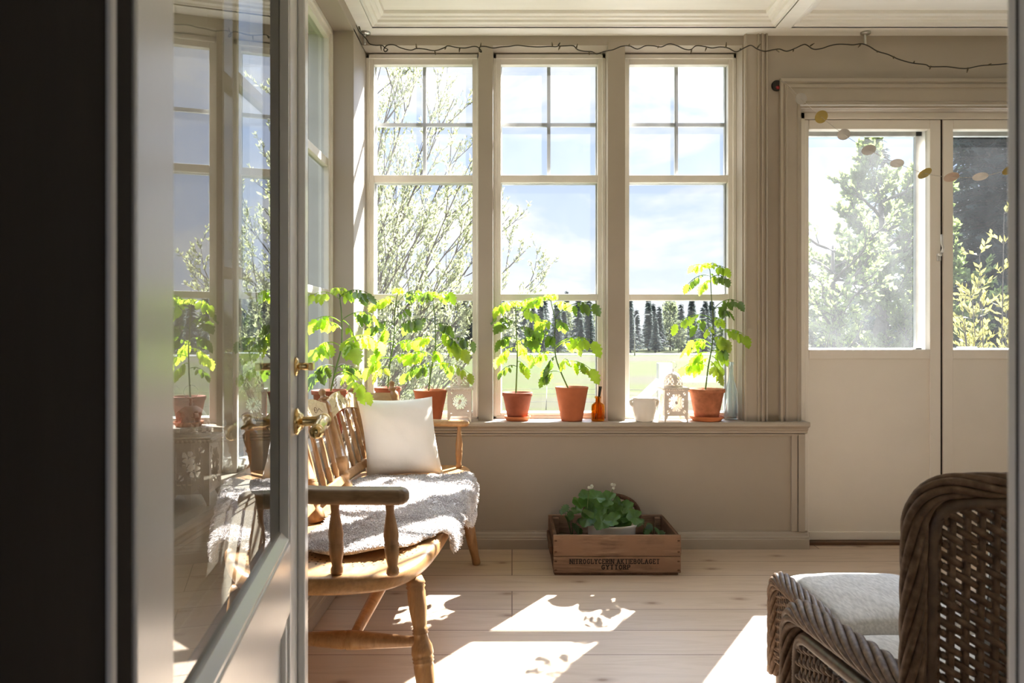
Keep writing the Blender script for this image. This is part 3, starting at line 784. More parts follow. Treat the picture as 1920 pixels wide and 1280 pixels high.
M['ceramic'] = paint('white_glazed_ceramic', (.76,.71,.63), .18, .03, 6, 0, .6)
M['lantern'] = paint('off_white_lantern_metal', (.74,.66,.58), .5, .1, 20, .1, .4)

def leaflet(b, p, d, ln, wd, rd, lobes=3):
    """one toothed leaflet hanging from p along d"""
    d, s, n = frame_of(d)
    yaw = rd.uniform(-.9, .9); s2 = V((1,0,0)) - d*d.x
    if s2.length < .2: s2 = s
    s2.normalize(); n2 = d.cross(s2)
    s = s2*cos(yaw) + n2*sin(yaw); n = d.cross(s)
    K = 9; mid = []; Ls = []; Rs = []
    bend = rd.uniform(-.25, .55); fold = rd.uniform(.05,.4)
    for k in range(K+1):
        t = k/K
        c = p + d*(ln*t) + n*(bend*ln*t*t*.5)
        w = wd*(sin(pi*min(1, (t*.93+.05)))**.75)*(1-.35*t)*1.25
        if k in (0,): w = .0006
        if k == K: w = .0005
        if 0 < k < K: w *= (1.2 if k % 2 else .78)
        mid.append(c)
        Ls.append(c + s*w + n*(w*fold) - d*(0.0 if k % 2 else ln*.02)); Rs.append(c - s*w + n*(w*fold))
    vs = mid + Ls + Rs; m = K+1; fs = []
    for k in range(K):
        fs.append((k, k+1, m+k+1, m+k)); fs.append((k, 2*m+k, 2*m+k+1, k+1))
    b.add(vs, fs, True)

def compound_leaf(root, a, tip, size, rd, pairs=2, mat=None, sag=.35, splits=True):
    size *= 1.10; pairs += 1
    a, tip = V(a), V(tip)
    Lh = (tip-a).length
    mid = (a+tip)/2 + V((0,0,Lh*sag))
    pts = bez(a, mid, tip, 10)
    b = MB(); b.tube(pts, [.0022-.0011*k/10 for k in range(11)], 5)
    for q in range(pairs):
        i = int(round(10*(.52 + .40*q/max(1,pairs-.4)))); i = min(i, 9)
        for sg in (-1, 1):
            p = pts[i]; tan = (pts[min(i+1,10)]-pts[i-1]).normalized()
            side = V((tan.y,-tan.x,0)); side = side.normalized() if side.length > .05 else V((1,0,0))
            d = V((0,0,-1))*rd.uniform(.7,1.3) + side*(sg*rd.uniform(.3,.8)) + tan*rd.uniform(.1,.45)
            p2 = p + d.normalized()*.012
            b.tube([p, p2], .0010, 4)
            sc = rd.uniform(.6,1.0)
            leaflet(b, p2, d, size*sc, size*.26*sc, rd)
            if rd.random() < .5: leaflet(b, p + tan*-.012, V((0,0,-1))+side*(sg*.8), size*.38, size*.11, rd)
    tan = (pts[10]-pts[8]).normalized()
    leaflet(b, pts[10], tan*.55 + V((rd.uniform(-.15,.15), rd.uniform(-.2,.2), -.75)), size*1.08, size*.31, rd)
    return b.build('leaf', mat, root)

def pot_mesh(b, c, h, rt, rb, rim=.0, rimh=.018, th=.006):
    c = V(c); top = c + V((0,0,h))
    if rim:
        pr = [(0,rb*.96),(.02,rb),(1-rimh/h,rt-rim),(1-rimh/h+.004,rt-.001),(1-rimh/h+.03,rt),(.975,rt+.001),(1,rt-.001),(1,rt-th),(.86,rt-th-rim*.5)]
    else:
        pr = [(0,rb*.95),(.03,rb),(.94,rt-.0015),(.965,rt),(.99,rt),(1,rt-.0015),(1,rt-th),(.88,rt-th-.002)]
    b.lathe(c, top, pr, 36)

def tomato(label, base_px, Y, pot, stem_px, leaves, zb=None, mat=None, seed=1, X=None):
    h, rt, rb, rim = pot
    base = V(((base_px-CX)*Y/F, Y, (ZS if zb is None else zb)))
    root = thing('potted_tomato_plant', label, 'plant', base, 'tomato plants in terracotta pots on the sills')
    rd = random.Random(seed)
    b = MB(); pot_mesh(b, base, h, rt, rb, rim); b.build('pot', mat or M['terra'], root, bevel=0)
    b = MB(); z = base.z + h*.90; rows = []
    for j in range(7):
        rr = (rt-.0065-(rim*.4))*j/6
        rows.append([V((base.x+rr*cos(2*pi*k/24), base.y+rr*sin(2*pi*k/24), z + (0 if j in (6,) else .004*mnoise.noise(V((j*1.3,k*.7,seed)))))) for k in range(24)])
    b.grid(rows, closed_u=True); b.build('soil', M['soil'], root)
    sp = [P(x, y, Y + (rd.uniform(-.006,.006) if i else 0)) for i, (x, y) in enumerate(stem_px)]
    sp[0] = V((sp[0].x, base.y, z-.006))
    st = spline(sp, 8); n = len(st)
    b = MB(); b.tube(st, [.0040-.0024*i/(n-1) for i in range(n)], 8); b.build('stem', M['stem'], root)
    def stem_at(y):
        zz = CZ-(y-CY)*Y/F
        return min(st, key=lambda p: abs(p.z-zz))
    for i, lf in enumerate(leaves):
        ya, tx, ty, size = lf[:4]; pairs = lf[4] if len(lf) > 4 else 2
        a = stem_at(ya); Yt = Y + (lf[6] if len(lf) > 6 else rd.uniform(-.07,.05))
        tip = P(tx, ty, Yt)
        mt = lf[5] if len(lf) > 5 and lf[5] else (M['leafdark'] if rd.random() < .17 else (M['leaf2'] if rd.random() < .35 else M['leaf']))
        compound_leaf(root, a, tip, size, rd, pairs, mt)
    # little young leaves at the growing tip
    top = st[-1]
    for k in range(4):
        a = k*1.7+seed
        compound_leaf(root, top, top + V((.022*cos(a), .016*sin(a), .010)), .022, rd, 1, M['leaf2'], .5)
    return root
D_ = M['leafdark']
YP = 3.655
TOM = []
# six plants along the sills, left to right
YF = 3.14; ZF = ZS
TOM.append(tomato('bushy tomato plant in the left corner window, standing behind the settee back', 618, YF, (.185,.075,.052,.008),
    [(618,722),(630,690),(640,650),(641,600),(638,565),(635,545)],
    [(562,588,552,.055,2,None,.02),(556,690,550,.055,2,None,0),(560,655,545,.045,1),(605,592,598,.06,2,None,-.05),(602,700,590,.062,2,D_,.05),(600,668,640,.045,1),
     (650,592,655,.075,2,None,-.12),(648,664,652,.078,2,None,-.13),(645,712,640,.055,2,None,.12),(690,665,690,.05,2),(688,590,700,.07,2,D_,-.12),(700,672,728,.062,1,None,-.16),(702,688,735,.05,1,None,-.18),(620,612,605,.04,1)], seed=11, mat=M['terra_brown']))
TOM.append(tomato('tomato plant behind the pillow, in a brown pot partly hidden by the settee crest', 727, 3.685, (.160,.066,.047,.006),
    [(727,722),(730,690),(738,640),(740,590),(743,562),(748,545)],
    [(570,700,568,.05,2),(575,780,545,.055,2),(560,720,560,.045,1),(605,695,615,.062,2,D_),(610,710,640,.062,2),(625,782,600,.06,2,D_),(640,700,665,.06,2),(650,775,640,.055,2),(672,690,690,.058,2),(680,765,668,.05,1),(690,706,700,.05,1,None,-.1),(600,760,580,.04,1)], seed=23, mat=M['terra_brown']))
TOM.append(tomato('tall leafy tomato plant in a plain rimless pot at the far arm of the settee', 807, 3.645, (.150,.082,.053,0),
    [(803,724),(808,695),(816,655),(816,610),(813,575),(811,552)],
    [(560,842,548,.06,2),(556,798,548,.05,1),(565,772,552,.045,1),(605,765,606,.062,2,D_),(612,842,610,.06,2,D_),(622,848,640,.06,1),(640,790,632,.055,2),(650,868,655,.072,2,None,-.05),(655,885,640,.05,2,D_,-.08),(668,772,662,.065,2),(672,842,690,.06,1),(682,790,690,.05,1,D_,-.05),(690,880,700,.05,2,None,-.06),(692,760,700,.055,2),(660,820,660,.05,1)], seed=37, mat=M['terra']))
TOM.append(tomato('slim tomato plant in a brown rimmed pot standing on a saucer beside the mullion', 970, 3.655, (.132,.074,.047,.004),
    [(967,733),(969,700),(970,660),(968,620),(967,585),(966,572)],
    [(578,932,578,.055,2,None,-.09),(582,1000,562,.05,2),(585,1002,590,.055,2),(612,938,606,.06,2,None,-.06),(615,920,592,.05,1,D_),(622,1002,622,.06,2,D_),(640,936,640,.055,2,None,-.06),(645,1000,640,.06,2,D_),(655,936,672,.052,2,None,-.05),(668,1005,672,.05,2),(680,985,690,.055,2),(690,940,698,.04,1,None,-.05),(640,980,655,.05,1)], seed=41, mat=M['terra_brown']))
TOM.append(tomato('tomato plant with long arching leaves in a smooth rimless pot between two mullions', 1072, 3.64, (.166,.081,.052,0),
    [(1068,724),(1052,698),(1042,668),(1040,630),(1041,600),(1034,570),(1033,556)],
    [(565,1000,560,.05,2),(572,1062,568,.045,1),(598,1112,570,.062,2,None,-.05),(600,1056,605,.05,1),(615,1010,602,.05,2),(628,1000,622,.06,2,D_),(650,1112,640,.075,2,None,-.05),(652,1082,640,.065,1),(664,1002,672,.05,2),(668,1024,690,.062,2),(690,1060,672,.045,1),(684,1108,692,.072,2,None,-.03),(700,1018,706,.05,2),(640,1030,630,.06,1,D_)], seed=53, mat=M['terra']))
TOM.append(tomato('tallest tomato plant, single bare stem in a chalky pot on an orange saucer', 1325, 3.645, (.150,.088,.056,.006),
    [(1322,727),(1328,690),(1335,650),(1337,600),(1334,560),(1332,520),(1330,500)],
    [(508,1300,500,.042,2),(505,1360,505,.046,2),(520,1290,535,.046,2,D_),(522,1362,525,.046,2,D_),(530,1318,535,.052,2),(515,1340,520,.04,1),(582,1386,568,.048,2,D_,-.13),(584,1365,585,.052,2,D_,-.08),(600,1268,610,.055,2),(605,1300,612,.055,1),(632,1398,632,.055,2,None,-.13),(636,1362,640,.06,2,None,-.06),(660,1358,668,.052,2),(664,1300,672,.055,2),(690,1282,690,.055,2),(672,1352,690,.042,1),(620,1325,625,.03,1),(648,1300,640,.05,2),(676,1306,690,.05,2),(640,1358,655,.055,2,None,-.03),(682,1350,705,.05,2),(600,1350,600,.045,1),(655,1285,655,.05,1)], seed=67, mat=M['terra_pale']))
# saucers
def saucer(label, px, Y, r, mat, h=.020):
    c = V(((px-CX)*Y/F, Y, ZS)); b = MB()
    b.lathe(c, c+V((0,0,h)), [(0,r*.78),(.1,r*.82),(.75,r*.97),(1,r),(1,r-.004),(.8,r*.93),(.25,r*.78),(.22,.001)], 36, capped=True)
    return tag(b.build('saucer', mat, base=c), label, 'saucer')
saucer('small terracotta saucer under the brown pot beside the mullion', 970, 3.655, .066, M['terra_orange'], .022)
saucer('wide orange terracotta saucer under the tallest tomato plant', 1325, 3.645, .083, M['terra_orange'], .024)
for i, hgt in ((3, .020), (5, .021)):
    TOM[i].location.z += hgt*.30
    for ch in TOM[i].children:
        if ch.name.startswith('pot'): pass

# ---------------------------------------------------------------- pierced metal lanterns
def rosette(u, v_):
    """True where the sheet metal is cut away (u, v in -1..1)"""
    r = sqrt(u*u+v_*v_); a = atan2(v_, u)
    if max(abs(u), abs(v_)) > .86: return False
    if r < .80:
        for k in range(8):
            th = k*pi/4 + pi/8*0
            x = u*cos(th)+v_*sin(th); y = -u*sin(th)+v_*cos(th)
            if .10 < x < .68:
                t = (x-.10)/.58
                if abs(y) < .145*sin(pi*t)**.8: return True
        for k in range(8):
            th = k*pi/4+pi/8
            x = u*cos(th)+v_*sin(th); y = -u*sin(th)+v_*cos(th)
            if .44 < x < .74:
                t = (x-.44)/.30
                if abs(y) < .155*t**.8*(1 if t < .8 else (1-t)*5): return True
        return False
    if r > .90:
        cx, cy = .72*(1 if u > 0 else -1), .72*(1 if v_ > 0 else -1)
        q = sqrt((u-cx)**2+(v_-cy)**2)
        return q < .13 and abs((u-cx)*(1 if u*v_ > 0 else -1)-(v_-cy)) > .05
    return False
def lantern_master(w=.112, hb=.126, leg=.028):
    root = thing('lantern', 'x', 'lantern', (0,0,0), 'pierced metal lanterns on the sills')
    h = w/2; b = MB()
    for sx in (-1,1):
        for sy in (-1,1):
            b.box(sx*h-.0045*sx, sy*h-.0045*sy, 0, sx*h+.0015*sx, sy*h+.0015*sy, leg+hb)
            b.prism([(0,leg+.006),(-.020*sx,leg+.006),(-.006*sx,.006),(-.004*sx,0),(0,0)], (sx*h, sy*h, 0), (1,0,0), (0,0,1), (0,-.003*sy,0))
    b.box(-h,-h,leg,h,h,leg+.004)
    b.build('frame', M['lantern'], root)
    G = 56
    for k in range(4):
        b = MB(); a = k*pi/2; U = V((cos(a), sin(a), 0)); Nn = V((sin(a), -cos(a), 0)); idx = {}
        vs = []; fs = []
        def vid(i, j):
            if (i,j) not in idx:
                idx[(i,j)] = len(vs); u, v_ = -1+2*i/G, -1+2*j/G
                vs.append(Nn*(h+.0003) + U*(u*(h-.002)) + V((0,0,leg+.003+(v_+1)/2*(hb-.006))))
            return idx[(i,j)]
        for i in range(G):
            for j in range(G):
                if not rosette(-1+2*(i+.5)/G, (-1+2*(j+.5)/G)*1.0): fs.append((vid(i,j),vid(i+1,j),vid(i+1,j+1),vid(i,j+1)))
        b.add(vs, fs); b.build('pierced_panel', M['lantern'], root, solid=.0012)
    b = MB(); zt = leg+hb; e = h+.006
    b.box(-e,-e,zt-.002,e,e,zt+.010)
    nb = 12
    for s in range(nb):
        for q in (-1,1):
            x = -e+2*e*(s+.5)/nb
            b.sphere((x, q*e, zt+.002), .0046, 6, 4); b.sphere((q*e, x, zt+.002), .0046, 6, 4)
    b.build('lid', M['lantern'], root)
    # dome with pierced arches
    b = MB(); SEG, RG = 64, 26; rd_ = .0465; zd = zt+.010; vs = []; fs = []
    def prof(t): return (rd_*(1-t**2.3)**.5, .074*t)
    for j in range(RG+1):
        r, z = prof(min(.985, j/RG))
        for k in range(SEG): vs.append((r*cos(2*pi*k/SEG), r*sin(2*pi*k/SEG), zd+z))
    for j in range(RG):
        for k in range(SEG):
            u = (k % 16)/16*2-1+1/16; v_ = j/RG
            cut = False
            if .10 < v_ < .78 and abs(u) < .84*(1-(v_-.1)**2*1.2):
                cell = (sin(u*9.4)*sin(v_*21)); cut = cell > .02 or (abs(u) < .12 and .3 < v_ < .5)
            if not cut: fs.append((j*SEG+k, j*SEG+(k+1)%SEG, (j+1)*SEG+(k+1)%SEG, (j+1)*SEG+k))
    b.add(vs, fs, True); b.build('dome', M['lantern'], root, solid=.001)
    b = MB(); zf = zd+.071
    b.lathe((0,0,zf-.002), (0,0,zf+.020), [(0,.008),(.2,.004),(.4,.005),(.6,.003),(.8,.004),(1,.0025)], 10)
    b.build('finial', M['lantern'], root)
    b = MB(); rr = .017; zc = zf+.020+rr-.001
    b.tube([(rr*cos(2*pi*k/24), 0, zc+rr*sin(2*pi*k/24)) for k in range(24)], .0011, 6, closed=True); b.build('carrying_ring', M['steel'], root)
    return root
lan = lantern_master()
def put_lantern(px, Y, yaw, label, first=False, sc=1.0, X=None):
    o = lan if first else copy_tree(lan)
    o.location = V((((px-CX)*Y/F) if X is None else X, Y, ZS+.0005)); o.rotation_euler = (0,0,R(yaw)); o.scale = (sc,sc,sc)
    o['label'] = label; return o
put_lantern(862, 3.64, 2, 'pierced off-white lantern at the far arm of the settee beside the mullion', True)
put_lantern(1262, 3.645, 4, 'pierced off-white lantern between the white jar and the tallest tomato plant')
put_lantern(645, 3.36, -6, 'pierced lantern in the corner of the left sill, mostly hidden behind settee post and leaves', X=-.765)
put_lantern(365, 1.85, 8, 'pierced lantern seen through the glass of the open door, on the left sill', X=-.795, sc=1.0)

# ---------------------------------------------------------------- bottle, jar, tall bottle
def glassmat(name, col, dens_col, rough=.02):
    m, nt, out = newmat(name)
    g = N(nt, 'ShaderNodeBsdfGlossy', Roughness=rough); t = N(nt, 'ShaderNodeBsdfTransparent'); t.inputs['Color'].default_value = (*col, 1)
    tr = N(nt, 'ShaderNodeBsdfTranslucent'); tr.inputs['Color'].default_value = (*dens_col, 1)
    a = N(nt, 'ShaderNodeMixShader'); a.inputs[0].default_value = .16; L(nt, t.outputs[0], a.inputs[1]); L(nt, tr.outputs[0], a.inputs[2])
    lw = N(nt, 'ShaderNodeLayerWeight', Blend=.25); mr = N(nt, 'ShaderNodeMath', operation='MULTIPLY'); L(nt, lw.outputs['Fresnel'], mr.inputs[0]); mr.inputs[1].default_value = .6
    c = N(nt, 'ShaderNodeMixShader'); L(nt, mr.outputs[0], c.inputs[0]); L(nt, a.outputs[0], c.inputs[1]); L(nt, g.outputs[0], c.inputs[2])
    L(nt, c.outputs[0], out.inputs['Surface']); return m
M['amber'] = glassmat('amber_glass', (.95,.62,.14), (.85,.36,.03))
M['aqua'] = glassmat('pale_aqua_glass', (.93,.965,.965), (.75,.85,.86))
M['stick'] = paint('black_reed', (.02,.016,.012), .7, .2, 20, 0)
Y = 3.63; c = V((ux(1121,Y), Y, ZS))
t = thing('amber_bottle', 'small amber glass apothecary bottle with dark sticks on the sill', 'bottle', c)
b = MB(); b.lathe(c, c+V((0,0,.120)), [(0,.026),(.02,.0305),(.05,.0315),(.58,.0315),(.66,.029),(.73,.020),(.77,.0125),(.90,.0115),(.93,.015),(.98,.0155),(1,.0135),(1,.010),(.8,.010),(.72,.017),(.62,.0285),(.06,.0285),(.05,.001)], 28)
b.build('bottle', M['amber'], t)
for (dx0, dx1, dy) in ((-.012,.008,.003),(-.004,.013,-.004),(-.010,.004,.006)):
    b = MB(); b.tube([c+V((dx0,dy,.008)), c+V((dx1*.6,dy*.5,.115)), c+V((dx1+.004,dy,.168))], .0028, 6); b.build('reed_stick', M['stick'], t)
Y = 3.615; c = V((ux(1208,Y), Y, ZS))
t = thing('ceramic_jar', 'white glazed ceramic jar with two small ears on the sill beside the mullion', 'jar', c)
b = MB(); b.lathe(c, c+V((0,0,.116)), [(0,.038),(.015,.041),(.05,.0435),(.2,.0495),(.45,.0560),(.65,.0575),(.80,.0560),(.90,.0535),(.93,.0555),(.985,.0560),(1,.0545),(1,.0500),(.9,.0490),(.6,.0530),(.1,.040),(.05,.001)], 40)
b.build('body', M['ceramic'], t)
for sx in (-1,1):
    b = MB(); b.tube([c+V((sx*.048,0,.103)), c+V((sx*.060,0,.105)), c+V((sx*.066,0,.096)), c+V((sx*.063,0,.082)), c+V((sx*.053,0,.072)), c+V((sx*.048,0,.068))], [.007,.008,.008,.0075,.007,.006], 10); b.build('ear', M['ceramic'], t)
Y = 3.69; c = V((ux(1371,Y), Y, ZS))
b = MB(); b.lathe(c, c+V((0,0,.285)), [(0,.028),(.01,.033),(.03,.034),(.42,.032),(.52,.028),(.68,.016),(.82,.0105),(.95,.0095),(.96,.013),(.995,.013),(1,.011),(1,.008),(.8,.0085),(.66,.014),(.5,.026),(.06,.031),(.05,.001)], 24)
tag(b.build('tall_bottle', M['aqua'], base=c), 'tall pale aqua glass bottle at the right end of the sill', 'bottle')
# ---------------------------------------------------------------- old wooden crate with plants
M['crate'] = wood('old_crate_wood', (.25,.155,.10), (.115,.068,.043), (.36,.24,.16), (1.0,9,9), .8, 4.0, .6, .15, wear=(.25,.15,.095))
M['crate_dark'] = wood('dark_crate_wood', (.11,.055,.03), (.06,.03,.018), (.16,.085,.05), (6,1.5,6), .8, 3, .3, .2)
M['ink'] = paint('black_stencil_ink', (.018,.013,.011), .8, .35, 30, 0)
X0, X1, YC0, YC1 = ux(1037.5,3.2), ux(1277,3.2), 3.2, 3.585
HC = .172
crate = thing('wooden_crate', 'weathered open wooden crate with stencilled black lettering on the floor below the window', 'crate', ((X0+X1)/2, (YC0+YC1)/2, 0))
def plank(x0,y0,z0,x1,y1,z1,mat='crate',name='board',bev=.003):
    b = MB(); b.box(x0,y0,z0,x1,y1,z1); return b.build(name, M[mat], crate, bevel=bev)
zs = .0805
plank(X0, YC0, zs+.001, X1, YC0+.014, HC)                # front upper
fb = plank(X0, YC0+.0005, .010, X1, YC0+.0145, zs-.0005)         # front lower
plank(X0-.004, YC1-.014, zs+.001, X1-.004, YC1, HC-.002); plank(X0-.004, YC1-.014, .010, X1-.004, YC1, zs-.0005)
for x, s in ((X0+.001,1),(X1-.016,1)):
    b = MB(); b.box(x, YC0+.0155, .008, x+.015, YC1-.015, HC-.004); b.build('end_board', M['crate_dark'], crate, bevel=.003)
plank(X0+.004, YC0+.002, 0, X1-.012, YC1-.002, .0095, 'crate_dark', 'bottom_board')
for x in (X0+.017, X1-.046):
    for y in (YC0+.016, YC1-.044):
        b = MB(); b.box(x, y, .011, x+.028, y+.028, HC-.010); b.build('corner_post', M['crate'], crate, bevel=.002)
b = MB(); b.box(X1-.0005, YC0+.05, .075, X1+.013, YC1-.05, .108); b.build('carrying_cleat', M['crate_dark'], crate, bevel=.003)
b = MB(); b.box(X0-.0125, YC0+.05, .075, X0+.0005, YC1-.05, .108); b.build('carrying_cleat', M['crate_dark'], crate, bevel=.003)
b = MB()
for z in (.022,.060,.100,.148):
    for x in (X0+.010, X1-.010): b.sphere((x, YC0-.0003, z), .0042, 8, 5, 1.5, .2, .8)
b.build('nail_heads', M['crate_dark'], fb)
# lettering: serifed stencil strokes
GL = {
 'N': (.8,[[(0,0),(0,1)],[(0,1),(.8,0)],[(.8,0),(.8,1)]]), 'I': (.0,[[(0,0),(0,1)]]), 'T': (.8,[[(0,1),(.8,1)],[(.4,0),(.4,1)]]),
 'R': (.7,[[(0,0),(0,1)],[(0,1),(.45,1),(.66,.88),(.66,.66),(.45,.52),(0,.52)],[(.36,.52),(.72,0)]]),
 'O': (.8,[[(.4,1),(.12,.85),(0,.5),(.12,.15),(.4,0),(.68,.15),(.8,.5),(.68,.85),(.4,1)]]),
 'G': (.8,[[(.74,.8),(.6,.95),(.4,1),(.12,.85),(0,.5),(.12,.15),(.4,0),(.62,.06),(.74,.2),(.74,.45),(.48,.45)]]),
 'L': (.65,[[(0,1),(0,0),(.65,0),(.65,.18)]]), 'Y': (.8,[[(0,1),(.4,.5),(.8,1)],[(.4,.5),(.4,0)]]),
 'C': (.75,[[(.74,.8),(.6,.95),(.4,1),(.12,.85),(0,.5),(.12,.15),(.4,0),(.6,.05),(.74,.2)]]),
 'E': (.62,[[(.62,.84),(.62,1),(0,1),(0,0),(.62,0),(.62,.16)],[(0,.52),(.42,.52)]]),
 'A': (.84,[[(0,0),(.42,1),(.84,0)],[(.16,.36),(.68,.36)]]), 'K': (.74,[[(0,0),(0,1)],[(.7,1),(0,.42)],[(.22,.6),(.74,0)]]),
 'B': (.68,[[(0,0),(0,1)],[(0,1),(.42,1),(.6,.88),(.6,.66),(.42,.53),(0,.53)],[(.42,.53),(.66,.4),(.66,.14),(.46,0),(0,0)]]),
 'P': (.68,[[(0,0),(0,1)],[(0,1),(.45,1),(.67,.87),(.67,.62),(.45,.48),(0,.48)]])}
SERIF = {'N':[(0,0),(0,1),(.8,1)],'I':[(0,0),(0,1)],'T':[(.4,0)],'R':[(0,0),(0,1),(.72,0)],'L':[(0,1)],'Y':[(0,1),(.8,1),(.4,0)],'A':[(0,0),(.84,0)],'K':[(0,0),(0,1),(.7,1),(.74,0)],'P':[(0,0)],'E':[],'B':[],'O':[],'G':[],'C':[]}
def lettering(b, text, xa, xb, z, h, y, th):
    widths = [(.45 if ch == ' ' else GL[ch][0]*.72+.36) for ch in text]; tot = sum(widths)-.36; k = (xb-xa)/tot; x = xa
    hk = h
    for ch, w in zip(text, widths):
        if ch != ' ':
            for st in GL[ch][1]:
                for (p, q) in zip(st, st[1:]):
                    A = V((x+p[0]*.72*k, y, z+p[1]*hk)); B = V((x+q[0]*.72*k, y, z+q[1]*hk)); d = B-A; l = d.length; d.normalize()
                    n = V((-d.z,0,d.x)); thin = .75 if abs(d.z) < .5 else 1.0
                    b.obox((A+B)/2, d*(l/2+th*.35), V((0,.0003,0)), n*(th/2*thin))
            for p in SERIF[ch]:
                b.obox((x+p[0]*.72*k, y, z+p[1]*hk), V((th*1.15,0,0)), V((0,.0003,0)), V((0,0,th*.28)))
        x += w*k
b = MB()
lettering(b, 'NITROGLYCERIN AKTIEBOLAGET', ux(1069,3.2), ux(1236,3.2), CZ-(1056.5-CY)*3.2/F, .0190, YC0+.0002, .0038)
lettering(b, 'GYTTORP', ux(1128.5,3.2), ux(1181,3.2), CZ-(1066.8-CY)*3.2/F, .0178, YC0+.0002, .0044)
b.build('stencilled_lettering', M['ink'], fb)

# oval white pot with a round-leaved flowering plant
M['geranium'] = leafmat('round_leaf_green', (.065,.17,.022), (.15,.34,.03), .35, .4, .05, 25)
M['basil'] = leafmat('seedling_green', (.05,.12,.025), (.13,.26,.03), .35, .4, .05, 25)
M['flower'] = leafmat('white_petal', (.75,.75,.68), (.75,.75,.55), .35)
def round_leaf(b, c, nrm, r, rd, lobes=5):
    nrm, s, t = frame_of(nrm); rows = []; K = 30; a0 = rd.uniform(0, 6.28)
    for j in range(5):
        row = []
        for k in range(K):
            a = 2*pi*k/K; rr = r*j/4*(1+.10*cos(lobes*a)+.03*cos(3*lobes*a)); notch = 1-.55*max(0, cos(a-a0))**14*(j/4)
            rr *= notch
            row.append(V(c) + s*(rr*cos(a)) + t*(rr*sin(a)) + nrm*(r*.22*(j/4)**2 + r*.05*sin(lobes*a)*(j/4)))
        rows.append(row)
    b.grid(rows, closed_u=True)
pc = V((ux(1147,3.36), 3.365, .0115))
pp = thing('potted_strawberry_plant', 'round-leaved plant with tiny white flowers in an oval white pot inside the crate', 'plant', pc)
b = MB(); n = 36; prof = [(0,.9),(.03,.95),(.9,1.0),(.92,1.04),(.97,1.06),(1,1.05),(1,1.0),(.88,.96)]; rows = []
for t_, r_ in prof: rows.append([pc + V((.108*r_*cos(2*pi*k/n), .075*r_*sin(2*pi*k/n), .172*t_)) for k in range(n)])
b.grid(rows, closed_u=True); b.f.append(tuple(range(n-1,-1,-1))); b.sm.append(False)
b.build('pot', M['ceramic'], pp)
b = MB(); b.grid([[pc+V((.103*j*cos(2*pi*k/n),.0715*j*sin(2*pi*k/n),.152)) for k in range(n)] for j in (.01,.5,1)], closed_u=True); b.build('soil', M['soil'], pp)
rd = random.Random(5)
LV = [(1108,955,30),(1085,942,18),(1098,930,17),(1118,932,20),(1140,936,20),(1162,948,22),(1176,951,17),(1118,968,26),(1100,972,20),(1165,985,26),(1190,970,20),(1140,965,20),(1150,975,18),(1128,978,22),(1133,950,20),(1172,966,18),(1082,955,14),(1155,958,18)]
for (x, y, r) in LV:
    Yl = 3.365 + rd.uniform(-.07,.06) - (.05 if y > 965 else 0); c = P(x, y, Yl)
    nr = V((rd.uniform(-.45,.45), -rd.uniform(.35,1.0), rd.uniform(.35,.9)))
    b = MB(); root0 = pc + V((rd.uniform(-.04,.04), rd.uniform(-.02,.02), .152))
    b.tube(bez(root0, (root0+c)/2+V((0,0,.03)), c, 6), .0017, 5)
    round_leaf(b, c, nr, r*3.36/F*.80, rd); b.build('leaf', M['geranium'], pp)
for (x, y, xb_, yb_) in ((1105,914,1100,950),(1150,913,1140,950)):
    b = MB(); top = P(x, y, 3.34); root0 = P(xb_, yb_+22, 3.36)
    b.tube(bez(root0, P(xb_+2, (y+yb_)/2, 3.345), top, 8), .0018, 5); st = b.build('flower_stalk', M['stem'], pp)
    b = MB()
    for k in range(4):
        c = top + V((rd.uniform(-.012,.012), rd.uniform(-.006,.006), rd.uniform(-.006,.014)))
        for j in range(5):
            a = j*1.2566; b.sphere(c+V((.004*cos(a), 0, .004*sin(a))), .0035, 6, 4, 1, .5, 1)
    b.build('flowers', M['flower'], st)
# seedlings at both sides of the crate
def seedling(label, px, Yp, leaves, seed):
    rd = random.Random(seed); c = V((ux(px,Yp), Yp, .0105))
    t = thing('seedling', label, 'plant', c, 'seedlings in the crate')
    b = MB(); pot_mesh(b, c, .088, .040, .030, .003); b.build('pot', M['darkjamb'], t)
    b = MB(); b.lathe(c+V((0,0,.06)), c+V((0,0,.080)), [(0,.030),(1,.0355)], 20); b.build('soil', M['soil'], t)
    for (x, y, s) in leaves:
        b = MB(); q = P(x, y, Yp + rd.uniform(-.03,.03)); r0 = c+V((rd.uniform(-.008,.008), 0, .08))
        b.tube(bez(r0, (r0+q)/2+V((0,0,.02)), q, 6), .0013, 5)
        leaflet(b, q, V((rd.uniform(-.7,.7), -.5, -.55)), s, s*.34, rd); b.build('leaf', M['basil'], t)
seedling('leafy seedling at the left end of the crate, tall one reaching over the rim', 1072, 3.40, [(1062,945,.05),(1072,958,.055),(1074,980,.062),(1060,966,.045),(1084,972,.05),(1056,952,.04),(1090,990,.045)], 3)
seedling('seedling in the crate just right of the white pot', 1207, 3.42, [(1205,972,.05),(1215,980,.04),(1222,984,.05),(1210,990,.05)], 8)
seedling('seedling in the right front corner of the crate', 1232, 3.33, [(1218,992,.045),(1238,994,.05),(1228,988,.04)], 9)
# dark braided hoop standing in the back of the crate
b = MB(); hc_ = V((ux(1147,3.52), 3.53, .168)); rr = .150
for st in range(3):
    pts = []
    for k in range(120):
        a = R(-20) + R(220)*k/119; w = st*2.094 + k*.9; off = .007
        rad = rr + off*cos(w); pts.append(hc_ + V((rad*cos(a)*.86, off*sin(w), rad*sin(a)*.62+.012)))
    b.tube(pts, .0075, 6)
tag(b.build('braided_hoop', M['crate_dark'], base=hc_), 'dark braided hoop handle rising behind the plants in the crate', 'hoop')
